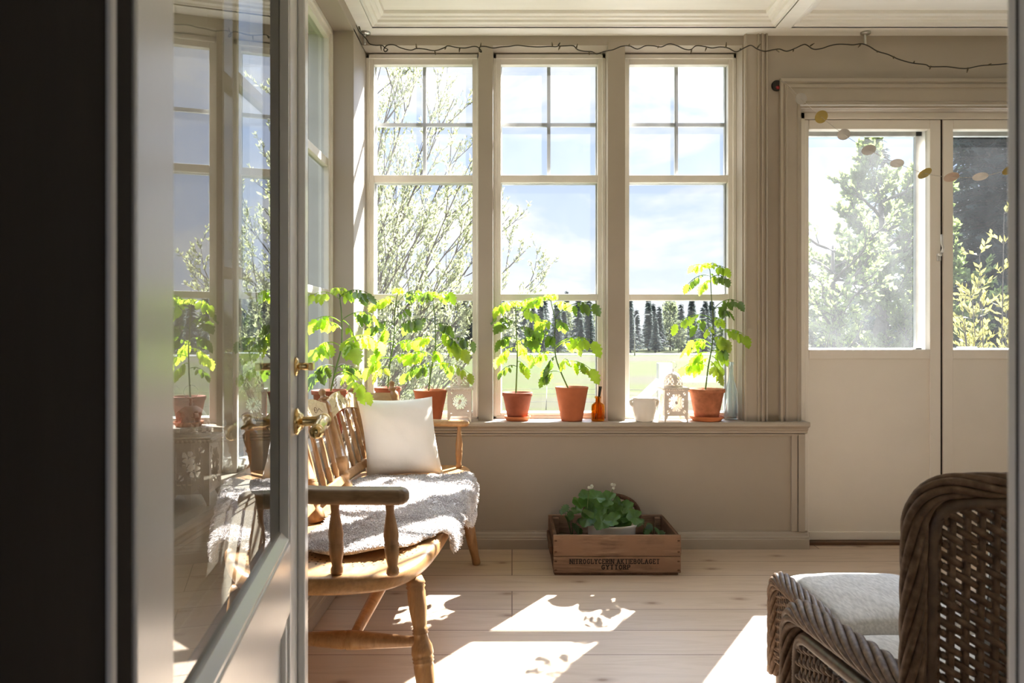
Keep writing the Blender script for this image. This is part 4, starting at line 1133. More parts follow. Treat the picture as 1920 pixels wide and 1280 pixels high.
# ---------------------------------------------------------------- wicker armchair (seen from behind) and its footstool
m, nt, out = newmat('dark_wicker'); bs = bsdf(nt, out, (.1,.06,.03), .5, .3)
vec = coords(nt, (70,70,70)); n_ = N(nt, 'ShaderNodeTexNoise', Scale=1.0, Detail=4.0); L(nt, vec, n_.inputs['Vector'])
r_ = ramp(nt, n_.outputs['Fac'], [(.3, (.075,.042,.024)), (.55, (.14,.085,.052)), (.75, (.22,.145,.095))]); L(nt, r_.outputs['Color'], bs.inputs['Base Color'])
add_bump(nt, bs, n_.outputs['Fac'], .2, .001); M['wicker'] = m
m, nt, out = newmat('wrapped_cane'); bs = bsdf(nt, out, (.1,.06,.03), .4, .5)
vec = coords(nt, (1,1,1)); wv = N(nt, 'ShaderNodeTexNoise', Scale=55.0, Detail=3.0); L(nt, vec, wv.inputs['Vector'])
r_ = ramp(nt, wv.outputs['Fac'], [(.3, (.065,.036,.02)), (.7, (.14,.085,.05))]); L(nt, r_.outputs['Color'], bs.inputs['Base Color']); M['cane'] = m
m, nt, out = newmat('grey_linen'); bs = bsdf(nt, out, (.62,.60,.57), .9, .15)
vec = coords(nt, (160,40,160), (0,0,R(38))); n_ = N(nt, 'ShaderNodeTexNoise', Scale=1.0, Detail=4.0); L(nt, vec, n_.inputs['Vector'])
r_ = ramp(nt, n_.outputs['Fac'], [(.35, (.50,.485,.465)), (.65, (.68,.66,.63))]); L(nt, r_.outputs['Color'], bs.inputs['Base Color'])
add_bump(nt, bs, n_.outputs['Fac'], .35, .002); M['linen'] = m
M['bluefabric'] = paint('pale_blue_cotton', (.55,.60,.64), .9, .06, 30, .1, .1)

def resample(pts, step):
    pts = [V(p) for p in pts]; out = [pts[0]]; acc = 0; 
    for a, c in zip(pts, pts[1:]):
        l = (c-a).length; d = 0
        while acc + (l-d) >= step:
            d += step-acc; out.append(a+(c-a)*(d/l)); acc = 0
        acc += l-d
    return out
def rope(b, path, Rr, r, strands=4, turns_per_m=7.0, seg=6):
    path = resample(path, .010); n = len(path); prev = None; fr = []
    for i in range(n):
        d = (path[min(i+1,n-1)]-path[max(i-1,0)]).normalized()
        if prev is None: _, a, _2 = frame_of(d)
        else: a = (prev - d*prev.dot(d)).normalized()
        prev = a; fr.append((a, d.cross(a)))
    for s in range(strands):
        pts = [path[i] + fr[i][0]*(Rr*cos(2*pi*s/strands+i*.010*turns_per_m*2*pi)) + fr[i][1]*(Rr*sin(2*pi*s/strands+i*.010*turns_per_m*2*pi)) for i in range(n)]
        b.tube(pts, r, seg)
def wrapped(b, path, r, seg=10):       # pole wound with fine cane: ridged tube
    path = resample(path, .0032); n = len(path)
    b.tube(path, [r*(1.0 if i % 2 else .93) for i in range(n)], seg)
def weave(b, f, nrm, w, h, pitch, stakes, slope, r=.0042, amp=.0045, seg=5):
    """f(u,v) -> point over a w x h panel; slanted weavers running over and under upright stakes"""
    nrm = V(nrm).normalized()
    ns = max(2, int(w/stakes))
    for k in range(ns+1):
        u = w*k/ns; b.tube([f(u, h*j/8) for j in range(9)], r*1.05, 5)
    k0 = int(-(abs(slope)*w)/pitch)-1; k1 = int((h+abs(slope)*w)/pitch)+1
    for k in range(k0, k1+1):
        pts = []; ph = k % 2
        m_ = ns*4
        for j in range(m_+1):
            u = w*j/m_; v_ = k*pitch + slope*u
            if 0 <= v_ <= h: pts.append(f(u, v_) + nrm*(amp*1.5*cos(pi*(u/w*ns)+ph*pi)))
            else:
                if len(pts) > 2: b.tube(pts, r, seg)
                pts = []
        if len(pts) > 2: b.tube(pts, r, seg)
def cushion_box(x0, y0, z0, x1, y1, z1, r=.022, crown=.012):
    b = MB(); n = 28
    def prof(t, a, c):  # superellipse mapping
        return a+(c-a)*t
    for sgn in (1, -1):
        rows = []
        for j in range(n+1):
            row = []
            for i in range(n+1):
                u, v_ = -1+2*i/n, -1+2*j/n
                k = ((1-abs(u)**7)*(1-abs(v_)**7))
                k = max(0, k)**.42
                zz = (z0+z1)/2 + sgn*((z1-z0)/2*k*(.86) + crown*(1-u*u)*(1-v_*v_)) + .004*mnoise.noise(V((u*2.5+x0*9, v_*2.5, sgn)))*k
                row.append(V((x0+(x1-x0)*(u+1)/2, y0+(y1-y0)*(v_+1)/2, zz)))
            rows.append(row)
        b.grid(rows if sgn > 0 else [q[::-1] for q in rows])
    return b

XA, XB_, YBK, YFR = .637, 1.263, 1.135, 1.690
chair = thing('wicker_armchair', 'dark brown wicker armchair seen from behind in the right foreground', 'armchair', (.95, 1.42, 0))
def corner_path(p0, p1, p2, r, n=8):   # p0 -> rounded at p1 -> p2
    p0, p1, p2 = V(p0), V(p1), V(p2); a = p1+(p0-p1).normalized()*r; c = p1+(p2-p1).normalized()*r
    return [p0] + bez(a, p1, c, n) + [p2]
xl, xr = .612, 1.288; zt_ = .795
top = corner_path((xl+.002,YBK+.02,.02), (xl-.002,YBK-.004,zt_), (.95,YBK-.010,zt_+.004), .07)[:-1] + corner_path((.95,YBK-.010,zt_+.004), (xr+.002,YBK-.004,zt_), (xr-.002,YBK+.02,.02), .07)
b = MB(); rope(b, top, .0135, .0064, 7, 2.6); b.build('braided_back_rim', M['wicker'], chair)
o = .026
inn = corner_path((xl+o,YBK+.02,.08), (xl+o,YBK,zt_-o), (.95,YBK-.004,zt_-o+.002), .06)[:-1] + corner_path((.95,YBK-.004,zt_-o+.002), (xr-o,YBK,zt_-o), (xr-o,YBK+.02,.08), .06)
b = MB(); wrapped(b, inn, .0125); b.build('wrapped_back_frame', M['cane'], chair)
b = MB(); w_, h_ = xr-xl-2*o-.016, zt_-o-.10
weave(b, lambda u, v_: V((xl+o+.008+u, YBK+.016-.018*(v_/h_), .10+v_)), (0,-1,0), w_, h_, .0170, .0225, -.60, .0060, .0040)
b.build('woven_backrest', M['wicker'], chair)
for x, sg in ((XA,-1),(XB_,1)):
    zA = .412
    pth = corner_path((x,YBK+.03,zA+.05), (x,YFR,zA), (x,YFR+.012,.05), .075)
    b = MB(); rope(b, pth, .0225, .0080, 9, 2.2); b.tube(pth, .0185, 8); b.build('braided_arm_rim', M['wicker'], chair)
    pin = corner_path((x+sg*.004,YBK+.05,zA-.005), (x+sg*.004,YFR-.042,zA-.045), (x+sg*.004,YFR-.035,.06), .06)
    b = MB(); wrapped(b, pin, .015); b.build('wrapped_arm_frame', M['cane'], chair)
    b = MB(); weave(b, lambda u, v_, x=x, sg=sg: V((x+sg*.006, YBK+.05+u, .09+v_)), (sg,0,0), YFR-YBK-.10, zA-.14, .0150, .022, .35, .0052, .0038)
    b.build('woven_arm_panel', M['wicker'], chair)
b = MB(); weave(b, lambda u, v_: V((XA+.03+u, YFR+.005, .08+v_)), (0,1,0), XB_-XA-.06, .20, .016, .024, .3, .0042, .0038); b.build('woven_front_apron', M['wicker'], chair)
for x in (XA+.01, XB_-.01):
    for y in (YBK+.03, YFR-.005):
        b = MB(); wrapped(b, [(x,y,.0),(x,y,.10)], .019); b.build('leg', M['cane'], chair)
b = MB(); b.box(XA+.02, YBK+.04, .265, XB_-.02, YFR-.01, .283); b.build('seat_deck', M['wicker'], chair)
b = cushion_box(XA+.028, YBK+.045, .284, XB_-.028, YFR+.012, .365); 
tag(b.build('seat_cushion', M['linen'], base=(.95,1.42,.284)), 'pale grey linen seat cushion in the wicker armchair', 'cushion')
exv = V((1,0,.10)); ezv = V((-.10,-.30,1))
pillow('pillow', 'pale blue cushion leaning inside the wicker armchair, its corner showing above the backrest', 'cushion', (.99, 1.245, .592), exv, ezv, .43, .44, .12, M['bluefabric'], (.99, 1.22, .37))

FX0, FX1, FY0, FY1, FZ = .757, 1.15, 1.775, 2.135, .338
stool = thing('wicker_footstool', 'dark brown wicker footstool standing in front of the armchair, sun on its far edge', 'footstool', ((FX0+FX1)/2, (FY0+FY1)/2, 0))
for x, sg in ((FX0,-1),(FX1,1)):
    pth = corner_path((x,FY0,.06), (x,FY0,FZ), (x,(FY0+FY1)/2,FZ), .06)[:-1] + corner_path((x,(FY0+FY1)/2,FZ), (x,FY1,FZ), (x,FY1+.004,.06), .06)
    b = MB(); rope(b, pth, .0195, .0072, 9, 2.4); b.tube(pth, .016, 8); b.build('braided_side_rim', M['wicker'], stool)
    b = MB(); weave(b, lambda u, v_, x=x, sg=sg: V((x+sg*.004, FY0+.022+u, .10+v_)), (sg,0,0), FY1-FY0-.044, FZ-.125, .0105, .016, .30, .0040, .0032); b.build('woven_side_panel', M['wicker'], stool)
for y, sg in ((FY0,-1),(FY1,1)):
    b = MB(); weave(b, lambda u, v_, y=y: V((FX0+.02+u, y, .10+v_)), (0,sg,0), FX1-FX0-.04, FZ-.16, .012, .018, .30, .0040, .0032); b.build('woven_end_panel', M['wicker'], stool)
for x in (FX0+.012, FX1-.012):
    for y in (FY0+.015, FY1-.008):
        b = MB(); wrapped(b, [(x,y,0),(x,y,.12)], .018); b.build('leg', M['cane'], stool)
        b = MB()
        for k in range(4): b.tube([(x+.024*cos(a), y+.024*sin(a), .105+k*.011+.004*sin(a)) for a in [2*pi*q/16 for q in range(16)]], .0055, 5, closed=True)
        b.build('leg_binding', M['wicker'], stool)
b = MB(); b.box(FX0+.016, FY0+.01, .262, FX1-.016, FY1-.01, .280); b.build('top_deck', M['wicker'], stool)
b = cushion_box(FX0+.024, FY0-.015, .281, FX1-.024, FY1+.015, .358)
tag(b.build('stool_cushion', M['linen'], base=((FX0+FX1)/2, (FY0+FY1)/2, .281)), 'pale grey linen cushion on the wicker footstool', 'cushion')
# ---------------------------------------------------------------- string lights, hooks, paper garland
M['cable'] = paint('dark_green_cable', (.028,.022,.014), .6, .1, 20, 0)
M['bulb'] = paint('small_clear_bulb', (.10,.08,.05), .2, .1, 20, 0)
hookY = 3.60
def hook(label, px, ylo):
    c = V((ux(px, hookY), hookY, ZC)); t = thing('ceiling_hook', label, 'hook', c, 'steel ceiling hooks')
    b = MB(); b.lathe(c, c-V((0,0,.013)), [(0,.024),(.5,.0235),(.8,.020),(1,.012)], 20); b.build('base_plate', M['steel'], t)
    z = CZ-(ylo-CY)*hookY/F
    b = MB(); b.lathe(c-V((.004,0,.012)), V((c.x-.002, c.y, z)), [(0,.007),(.1,.006),(.9,.006),(1,.0045)], 12); b.build('peg', M['steel'], t)
hook('round steel ceiling hook in the left corner above the first window', 685, 83)
hook('round steel ceiling hook above the garden door', 1623, 84)
YS = 3.595
wire = [(686,72),(693,82),(705,85),(716,85),(722,90),(727,93),(722,97),(720,92),(726,85),(738,84),(752,90),(770,94),(781,91),(796,92),(815,95),(832,90),(840,86),(856,89),(872,90),(888,87),(897,89),(903,97),(899,96),(900,88),(910,87),(925,90),(940,88),(955,87),(970,85),(990,87),(1010,88),(1030,87),(1045,87),(1050,80),(1047,86),(1060,86),(1075,86),(1083,93),(1095,96),(1110,97),(1119,101),(1135,96),(1150,93),(1165,87),(1180,86),(1195,92),(1210,86),(1225,86),(1240,88),(1255,82),(1270,86),(1283,92),(1295,93),(1305,86),(1320,87),(1335,90),(1350,88),(1365,90),(1380,97),(1395,90),(1408,85),(1420,92),(1434,96),(1450,93),(1462,92),(1475,96),(1490,91),(1505,84),(1512,84),(1525,92),(1540,91),(1555,86),(1570,83),(1585,83),(1600,84),(1616,82),(1630,87),(1645,96),(1665,102),(1685,111),(1710,118),(1735,121),(1745,125),(1775,125),(1800,128),(1815,128),(1840,123),(1870,121),(1900,119),(1960,122)]
pts = [P(x, y, YS - (.030 if x > 1390 else 0) - .004*mnoise.noise(V((x*.05,0,0)))) for x, y in wire]
lead = [V((XL+.030, 2.75, 2.470)), V((XL+.018, 3.0, 2.45)), V((XL+.026, 3.2, 2.468)), V((XL+.020, 3.38, 2.452)), V((XL+.030, 3.52, 2.46))]
lead = [P(606,-70,2.95), P(640,-10,3.2), P(644,6,3.3), P(651,17,3.36), P(651,26,3.38), P(656,35,3.42), P(667,47,3.5), P(673,58,3.55)]
path = spline(lead + pts, 5)
sl = thing('string_lights', 'dark string light cable looped along the top of the windows from hook to hook', 'string lights', pts[0])
b = MB(); b.tube(path, .0027, 6); b.build('cable', M['cable'], sl)
bulbs = [(651,20,641,22),(673,50,676,58),(714,85,715,95),(781,91,780,82),(815,95,817,103),(836,88,834,93),(862,90,861,98),(901,88,902,80),(1036,87,1035,79),(1050,87,1047,94),(1080,92,1083,82),(1105,97,1105,103),(1129,98,1129,104),(1178,87,1181,82),(1235,87,1233,90),(1297,92,1295,101),(1325,88,1322,96),(1361,90,1362,79),(1387,93,1390,91),(1420,90,1426,82),(1456,93,1461,98),(1488,92,1487,97),(1519,86,1527,81),(1614,83,1609,89),(1646,96,1644,98),(1676,106,1675,110),(1713,118,1715,114),(1745,124,1743,130),(1815,127,1813,136),(1853,122,1859,119)]
for x0, y0, x1, y1 in bulbs:
    yd = YS - (.030 if x0 > 1390 else 0)
    if x0 < 680: yd = 3.40
    b = MB(); b.lathe(P(x0,y0,yd), P(x1,y1,yd-.004), [(0,.0035),(.55,.0036),(.6,.0026),(1,.0016)], 8); b.build('bulb_socket', M['bulb'], sl)

M['paper_white'] = leafmat('white_paper', (.74,.69,.63), (.70,.65,.60), .5, .6, .02); M['paper_gold'] = leafmat('gold_paper', (.60,.45,.10), (.6,.42,.07), .45, .35, .08); M['paper_peach'] = leafmat('peach_paper', (.70,.55,.43), (.65,.48,.37), .5, .6, .02)
g = thing('paper_garland', 'garland of white, gold and peach paper discs strung across the garden door', 'garland', P(1470,152,3.60))
discs = [(1502,185,11,11,'paper_white',0,3.575,1),(1540,219,12,10.5,'paper_gold',0,3.54,1),(1582,252,11.5,8,'paper_white',20,3.50,.75),(1629,281,12.5,7,'paper_white',10,3.45,.55),(1682,306,12,5,'paper_white',15,3.40,.28),(1734,325,13,7.5,'paper_gold',-15,3.34,.55),(1784,332,13,6.5,'paper_peach',5,3.28,.5),(1838,331,13,5,'paper_white',8,3.22,.38),(1893,318,13,7,'paper_gold',-10,3.16,.5)]
sp = [P(1463,150,3.61), P(1478,160,3.60)] + [P(x,y,Yd) for x,y,_,_,_,_,Yd,_ in discs] + [P(1960,300,3.08)]
b = MB(); b.tube(spline(sp, 5), .0010, 4); b.tube([P(1463,150,3.61), P(1490,175,3.59), P(1502,185,3.577)], .0010, 4)
b.build('string', M['paper_white'], g)
for x, y, rx, ry, mt, rot, Yd, asp in discs:
    c = P(x, y, Yd); r = rx*Yd/F; tilt = math.acos(min(1, ry/rx)); b = MB()
    nrm = V((0, -cos(tilt), -sin(tilt))); a = R(rot); e1 = V((cos(a), 0, -sin(a))); nrm = (nrm - e1*nrm.dot(e1)).normalized(); e2 = nrm.cross(e1)
    n = 28; ring = [c + e1*(r*cos(2*pi*k/n)) + e2*(r*sin(2*pi*k/n)) for k in range(n)]
    b.add([p+nrm*.0004 for p in ring]+[p-nrm*.0004 for p in ring], [tuple(range(n)), tuple(range(2*n-1,n-1,-1))]+[(i,i+n,(i+1)%n+n,(i+1)%n) for i in range(n)])
    b.build('paper_disc', M[mt], g)
# small dark red disc half hidden by the corner of the door casing
M['redplastic'] = paint('dark_red_lens', (.22,.008,.010), .25, .1, 20, 0, .6)
c = P(1456, 161, YU-.001)
t = thing('wall_button', 'small round black fitting with a red lower half beside the door casing corner', 'wall fitting', c)
r = .026
b = MB(); b.lathe(c, c-V((0,.010,0)), [(0,r),(.7,r),(1,r*.85)], 28); b.build('black_housing', M['stick'], t)
b = MB(); b.sphere(c+V((.004,-.007,-.011)), .0115, 14, 8, 1.2, .5, .9); b.build('red_lens', M['redplastic'], t)
# ---------------------------------------------------------------- outdoors
ZG = -.9
m, nt, out = newmat('spring_meadow'); bs = bsdf(nt, out, (.1,.14,.05), .95, .05)
tc = N(nt, 'ShaderNodeTexCoord'); mp = N(nt, 'ShaderNodeMapping'); mp.inputs['Scale'].default_value = (.035,.075,1); L(nt, tc.outputs['Object'], mp.inputs['Vector'])
n_ = N(nt, 'ShaderNodeTexNoise', Scale=1.0, Detail=9.0, Roughness=.6); L(nt, mp.outputs[0], n_.inputs['Vector'])
r_ = ramp(nt, n_.outputs['Fac'], [(.36, (.046,.038,.028)), (.47, (.044,.049,.012)), (.60, (.042,.055,.011)), (.8, (.050,.060,.016))])
nf = N(nt, 'ShaderNodeTexNoise', Scale=140.0, Detail=4.0); L(nt, mp.outputs[0], nf.inputs['Vector'])
rf = ramp(nt, nf.outputs['Fac'], [(.3,.6),(.7,1.15)])
mx = N(nt, 'ShaderNodeMix', data_type='RGBA', blend_type='MULTIPLY'); mx.inputs[0].default_value = 1; L(nt, r_.outputs['Color'], mx.inputs[6]); L(nt, rf.outputs['Color'], mx.inputs[7])
L(nt, mx.outputs[2], bs.inputs['Base Color']); M['meadow'] = m
M['gravel'] = paint('gravel_yard', (.055,.052,.048), .95, .35, 9, .4, .1)
M['road'] = paint('pale_asphalt', (.15,.15,.15), .9, .06, 1, 0, .1)
def gnd(x, y): return ZG
b = MB(); rows = [[V((x, y, gnd(x,y))) for x in (-160,-60,-20,-8,0,8,20,60,160)] for y in (-20,0,3.95,8,16,30,60,120,260)]
b.grid(rows, smooth=False); structure(b.build('ground', M['meadow']))
b = MB(); rows = []
for k in range(13):
    x = -12+k*2.6; rows.append([V((x, 9.5+.9*sin(k*.7), ZG+.012)), V((x, 17.5+1.2*sin(k*.9+1), ZG+.012))])
b.grid(rows); structure(b.build('gravel_yard', M['gravel']))
b = MB(); rows = []
for k in range(25):
    x = -90+k*8; y = 84 + .0035*(x-10)**2; rows.append([V((x, y-3.6, ZG+.03)), V((x, y+3.6, ZG+.03))])
b.grid(rows); structure(b.build('road', M['road']))
# the house's plinth under the veranda so the floor rests on something
b = MB(); b.box(XL-.3, -2.2, ZG, XR+.2, 3.84, -.06); structure(b.build('foundation', M['gravel']))

M['bark'] = paint('grey_brown_bark', (.11,.095,.08), .9, .25, 12, .3, .1)
M['willow'] = leafmat('pale_hazed_willow_leaf', (.27,.29,.17), (.46,.49,.25), .5, .5, .05, 3)  # pale leaf with extra white haze mixed into its colour
M['birch'] = leafmat('spring_tree_leaf', (.16,.20,.075), (.34,.42,.12), .5, .5, .04, 2)
M['spruce'] = leafmat('dark_spruce_needles', (.045,.065,.055), (.05,.08,.05), .3, .6, .03, 1.5)
M['spruce_far'] = leafmat('hazed_spruce_needles', (.10,.125,.12), (.10,.13,.09), .3, .6, .02, .6)  # greyed and lightened, haze put into the needle colour
M['birch_far'] = leafmat('hazed_leafy_crown', (.17,.19,.12), (.22,.25,.13), .4, .6, .02, .6)  # haze greyed into the crown colour as well
M['golden'] = leafmat('golden_green_leaf', (.38,.33,.09), (.48,.42,.10), .45, .45, .06, 5)
M['whitewood'] = paint('white_painted_railing', (.55,.55,.53), .5, .05, 5, .05)

def leafquad(b, p, d, ln, wd, rd):
    d = d.normalized(); a = V((rd.uniform(-1,1), rd.uniform(-1,1), rd.uniform(-1,1)))
    s = d.cross(a)
    if s.length < 1e-4: return
    s.normalize(); n = d.cross(s)
    b.add([p, p+d*(ln*.5)+s*wd+n*(wd*.35), p+d*ln, p+d*(ln*.5)-s*wd+n*(wd*.35)], [(0,1,2,3)], True)
def grow(bb, lb, p, d, ln, r, depth, rd, leaf, spread=.6, up=.25, kids=5, curve=.18):
    """branch with side branches; leaves on the last generation"""
    pts = [V(p)]; dd = V(d).normalized(); n = 6
    for k in range(n):
        dd = (dd + V((rd.uniform(-curve,curve), rd.uniform(-curve,curve), rd.uniform(-curve,curve)+up*.3))).normalized()
        pts.append(pts[-1] + dd*(ln/n))
    bb.tube(pts, [max(.0012, r*(1-.72*k/n)) for k in range(n+1)], 5 if depth > 0 else 3, capped=False)
    if depth == 0:
        cnt, ll, lw = leaf
        for k in range(cnt):
            i = rd.randint(1, n); q = pts[i] + (pts[i-1]-pts[i])*rd.random()
            ld = dd + V((rd.uniform(-1,1), rd.uniform(-1,1), rd.uniform(-.7,.9)))
            leafquad(lb, q, ld, ll*rd.uniform(.7,1.2), lw*rd.uniform(.7,1.2), rd)
        return
    for k in range(kids):
        t = .25 + .75*(k+rd.random())/kids; i = min(n-1, int(t*n)); q = pts[i] + (pts[i+1]-pts[i])*(t*n-i if t*n-i < 1 else 1)
        _, s, u = frame_of(pts[i+1]-pts[i]); a = rd.uniform(0, 2*pi)
        nd = (pts[i+1]-pts[i]).normalized() + (s*cos(a)+u*sin(a))*spread*rd.uniform(.7,1.3)
        grow(bb, lb, q, nd, ln*rd.uniform(.32,.5), r*.42, depth-1, rd, leaf, spread, up, kids, curve)

# young willow right outside the left windows
wb = V((-1.75, 6.3, ZG))
t = thing('willow_shrub', 'many-stemmed willow in small pale leaves right outside the left windows', 'tree', wb)
rd = random.Random(12); bb, lb = MB(), MB()
tg = [(700,190),(715,120),(752,95),(780,150),(825,170),(852,185),(868,260),(885,300),(905,390),(955,405),(985,470),(1032,500),(935,520),(880,430),(840,330),(760,300),(720,340),(690,430),(800,420),(640,60),(600,150),(575,220),(560,330),(520,300),(470,420),(1000,560),(900,560),(840,520)]
for (x, y) in tg:
    Yt = 6.3 + rd.uniform(-1.0, 1.2); tip = P(x, y, Yt); b0 = wb + V((rd.uniform(-.25,.25), rd.uniform(-.25,.25), 0))
    mid = b0 + V(((tip.x-b0.x)*.34, (tip.y-b0.y)*.4, (tip.z-b0.z)*.55))
    pts = bez(b0, mid, tip, 14); ln = (tip-b0).length
    bb.tube(pts, [max(.003, .020*(1-.85*k/14)) for k in range(15)], 5, capped=False)
    for k in range(17):
        u = .26+.74*(k+rd.random())/17; i = min(13, int(u*14)); q = pts[i]; tan = (pts[i+1]-pts[i]).normalized()
        _, s, uu = frame_of(tan); a = rd.uniform(0, 2*pi)
        nd = tan + (s*cos(a)+uu*sin(a))*.55
        grow(bb, lb, q, nd, ln*.24*(1.15-.75*u), .0055, 1, rd, (16,.042,.0085), .55, .3, 5, .12)
bb.build('branches', M['bark'], t); lb.build('foliage', M['willow'], t)

# leafy tree seen through the garden door
tb = V((7.45, 15.0, ZG))
t = thing('leafy_tree', 'broad spring-green tree seen through the left pane of the garden door', 'tree', tb)
rd = random.Random(31); bb, lb = MB(), MB()
bb.tube([tb, tb+V((-.1,.1,1.4)), tb+V((.1,0,3.0)), tb+V((0,.1,4.6))], [.20,.16,.11,.05], 8)
for k in range(30):
    z = .5+4.3*((k+rd.random())/30); a = rd.uniform(0, 2*pi); q = tb + V((0,0,z))
    grow(bb, lb, q, V((cos(a), sin(a), .55)), 1.75*(1-.42*abs(z-1.8)/3.2), .045, 2, rd, (20,.12,.036), .8, .25, 6, .25)
bb.build('branches', M['bark'], t); lb.build('foliage', M['birch'], t)
tb = V((5.2, 12.0, ZG))
t = thing('bare_tree', 'thin twiggy tree just coming into leaf at the left edge of the garden door pane', 'tree', tb)
bb, lb = MB(), MB()
bb.tube([tb, tb+V((.1,0,1.2)), tb+V((-.05,0,2.6)), tb+V((0,.1,3.4))], [.11,.08,.05,.02], 7)
for k in range(18):
    z = .7+2.6*((k+rd.random())/18); a = rd.uniform(0, 2*pi); q = tb + V((0,0,z))
    grow(bb, lb, q, V((cos(a), sin(a), .5)), 1.15*(1-.2*z/3), .03, 2, rd, (3,.10,.03), .8, .25, 5, .25)
bb.build('branches', M['bark'], t); lb.build('foliage', M['birch'], t)

def spruce_mesh(b, bt, base, h, r, rd, tiers=26, per=11, needle=.16):
    bt.tube([base, base+V((0,0,h*.5)), base+V((0,0,h))], [h*.018, h*.012, .01], 6)
    for k in range(tiers):
        z = h*(.10 + .88*k/tiers); rr = r*(1-.93*k/tiers)*rd.uniform(.8,1.12); dn = .28
        for j in range(per):
            a = 2*pi*(j+rd.random())/per; p0 = base + V((0,0,z+h*rd.uniform(-.03,.03))); l = rr*rd.uniform(.75,1.1)
            d = V((cos(a), sin(a), -dn)); p1 = p0 + d*l + V((0,0,l*.10)); s = V((-sin(a), cos(a), 0))
            bt.tube([p0, (p0+p1)/2+V((0,0,.03*l)), p1], [.02,.012,.004], 3, capped=False)
            m_ = max(4, int(l/needle*1.6))
            for q in range(m_):
                u = (q+.6)/m_; c = p0+(p1-p0)*u
                for sg in (-1,1):
                    e = c + d*(needle*.7) + s*(sg*needle*(1.25-u*.6)) - V((0,0,needle*rd.uniform(.2,.9)))
                    b.add([c - d*(needle*.22), e, c + d*(needle*.45)], [(0,1,2)], True)
def spruce(label, x, y, h, r, seed, group=None, first=None):
    base = V((x, y, ZG)); t = thing('spruce_tree', label, 'tree', base, group)
    b, bt = MB(), MB(); spruce_mesh(b, bt, base, h, r, random.Random(seed), 26 if r < 2 else 46, 11 if r < 2 else 20, .16 if r < 2 else .22)
    b.build('needles', M['spruce'], t); bt.build('trunk', M['bark'], t); return t
spruce('tall dark spruce top rising above the leafy tree behind the garden door', 12.9, 26.0, 9.0, 1.6, 4)
spruce('dark spruce cut by the meeting stile of the garden door', 15.9, 28.6, 9.9, 1.6, 5)
spruce('broad dark spruce filling the right pane of the garden door', 13.2, 20.6, 11.5, 3.3, 6)
# golden-green shrub close to the door
tb = V((4.15, 6.4, ZG)); t = thing('golden_shrub', 'golden-green leafy shrub close outside the right pane of the garden door', 'shrub', tb)
rd = random.Random(77); bb, lb = MB(), MB()
for k in range(46):
    a = rd.uniform(0, 2*pi); rr = rd.random()**.5*.62; hh = (3.05 - 2.6*rr)*rd.uniform(.72,1.0) + .25*(cos(a) > .2)
    q = tb + V((rr*cos(a)*.35, rr*sin(a)*.35, .0)); tip = tb + V((rr*cos(a)*1.15, rr*sin(a)*1.15, hh))
    pts = bez(q, (q+tip)/2+V((0,0,.2)), tip, 10); bb.tube(pts, [max(.003,.014*(1-.08*i)) for i in range(11)], 4, capped=False)
    for j in range(26):
        i = rd.randint(2, 10); c = pts[i]
        d0 = V((rd.uniform(-1,1), rd.uniform(-1,1), rd.uniform(.1,1.3))).normalized()
        c2 = c + d0*.10; bb.tube([c, c2], .003, 3, capped=False)
        for m_ in range(6): leafquad(lb, c + d0*(.035*m_*.6+.02), d0 + V((rd.uniform(-.9,.9), rd.uniform(-.9,.9), rd.uniform(-.3,.8))), rd.uniform(.055,.085), .014, rd)
bb.build('branches', M['bark'], t); lb.build('foliage', M['golden'], t)

# forest edge beyond the road: two spruce shapes and one leafy shape, copied
rd = random.Random(99)
def far_master(kind, seed):
    rr = random.Random(seed); lab = {'s':'dark spruce in the hazy forest edge beyond the road','p':'pale leafy tree in the hazy forest edge beyond the road'}[kind]
    t = thing('forest_spruce' if kind == 's' else 'forest_leafy_tree', lab, 'tree', (0,0,0), 'spruces of the forest edge' if kind == 's' else 'leafy trees of the forest edge')
    b, bt = MB(), MB()
    if kind == 's': spruce_mesh(b, bt, V((0,0,0)), 8.0, 1.3, rr, 26, 9, .30)
    else:
        bt.tube([(0,0,0),(0.05,0,3),(0,0,6)], [.12,.09,.03], 5)
        for k in range(900):
            a = rr.uniform(0, 2*pi); z = rr.uniform(1.2, 6.8); q = 1.6*sin(pi*min(1,(z-.6)/6.6))**.7*rr.random()**.4
            p = V((q*cos(a), q*sin(a), z)); leafquad(b, p, V((rr.uniform(-1,1), rr.uniform(-1,1), rr.uniform(-1,1))), .42, .15, rr)
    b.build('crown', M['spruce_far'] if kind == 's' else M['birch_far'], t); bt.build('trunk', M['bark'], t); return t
masters = [far_master('s', 1), far_master('s', 2), far_master('s', 3), far_master('p', 4), far_master('p', 5)]
for m_ in masters[1:3]: m_.name = 'forest_spruce'
used = set()
for row, (y0, n, x0, x1) in enumerate(((93,34,-46,60),(98,34,-46,60),(103,34,-46,60),(108,34,-46,60),(113,35,-48,62))):
    for k in range(n):
        x = x0+(x1-x0)*(k+rd.uniform(.42,.58)+(.0,.5,.25,.75,.4)[row])/n; y = y0+rd.uniform(-.6,.6)+.0035*(x-10)**2
        mi = rd.choice([0,1,2,0,1,2,3,4] if row else [0,1,2,3,4,3])
        o = copy_tree(masters[mi]) if mi in used else masters[mi]
        used.add(mi)
        sc = rd.uniform(.55,.8) if row < 1 else rd.uniform(.72,.95) if row < 2 else rd.uniform(.85,1.08) if row < 4 else rd.uniform(.95,1.22)
        o.location = (x, y, ZG); wx = min(sc*1.25, 1.04)*(1.0 if mi < 3 else .82); o.scale = (wx, wx, sc*.95); o.rotation_euler = (0, 0, rd.uniform(0, 6.28))
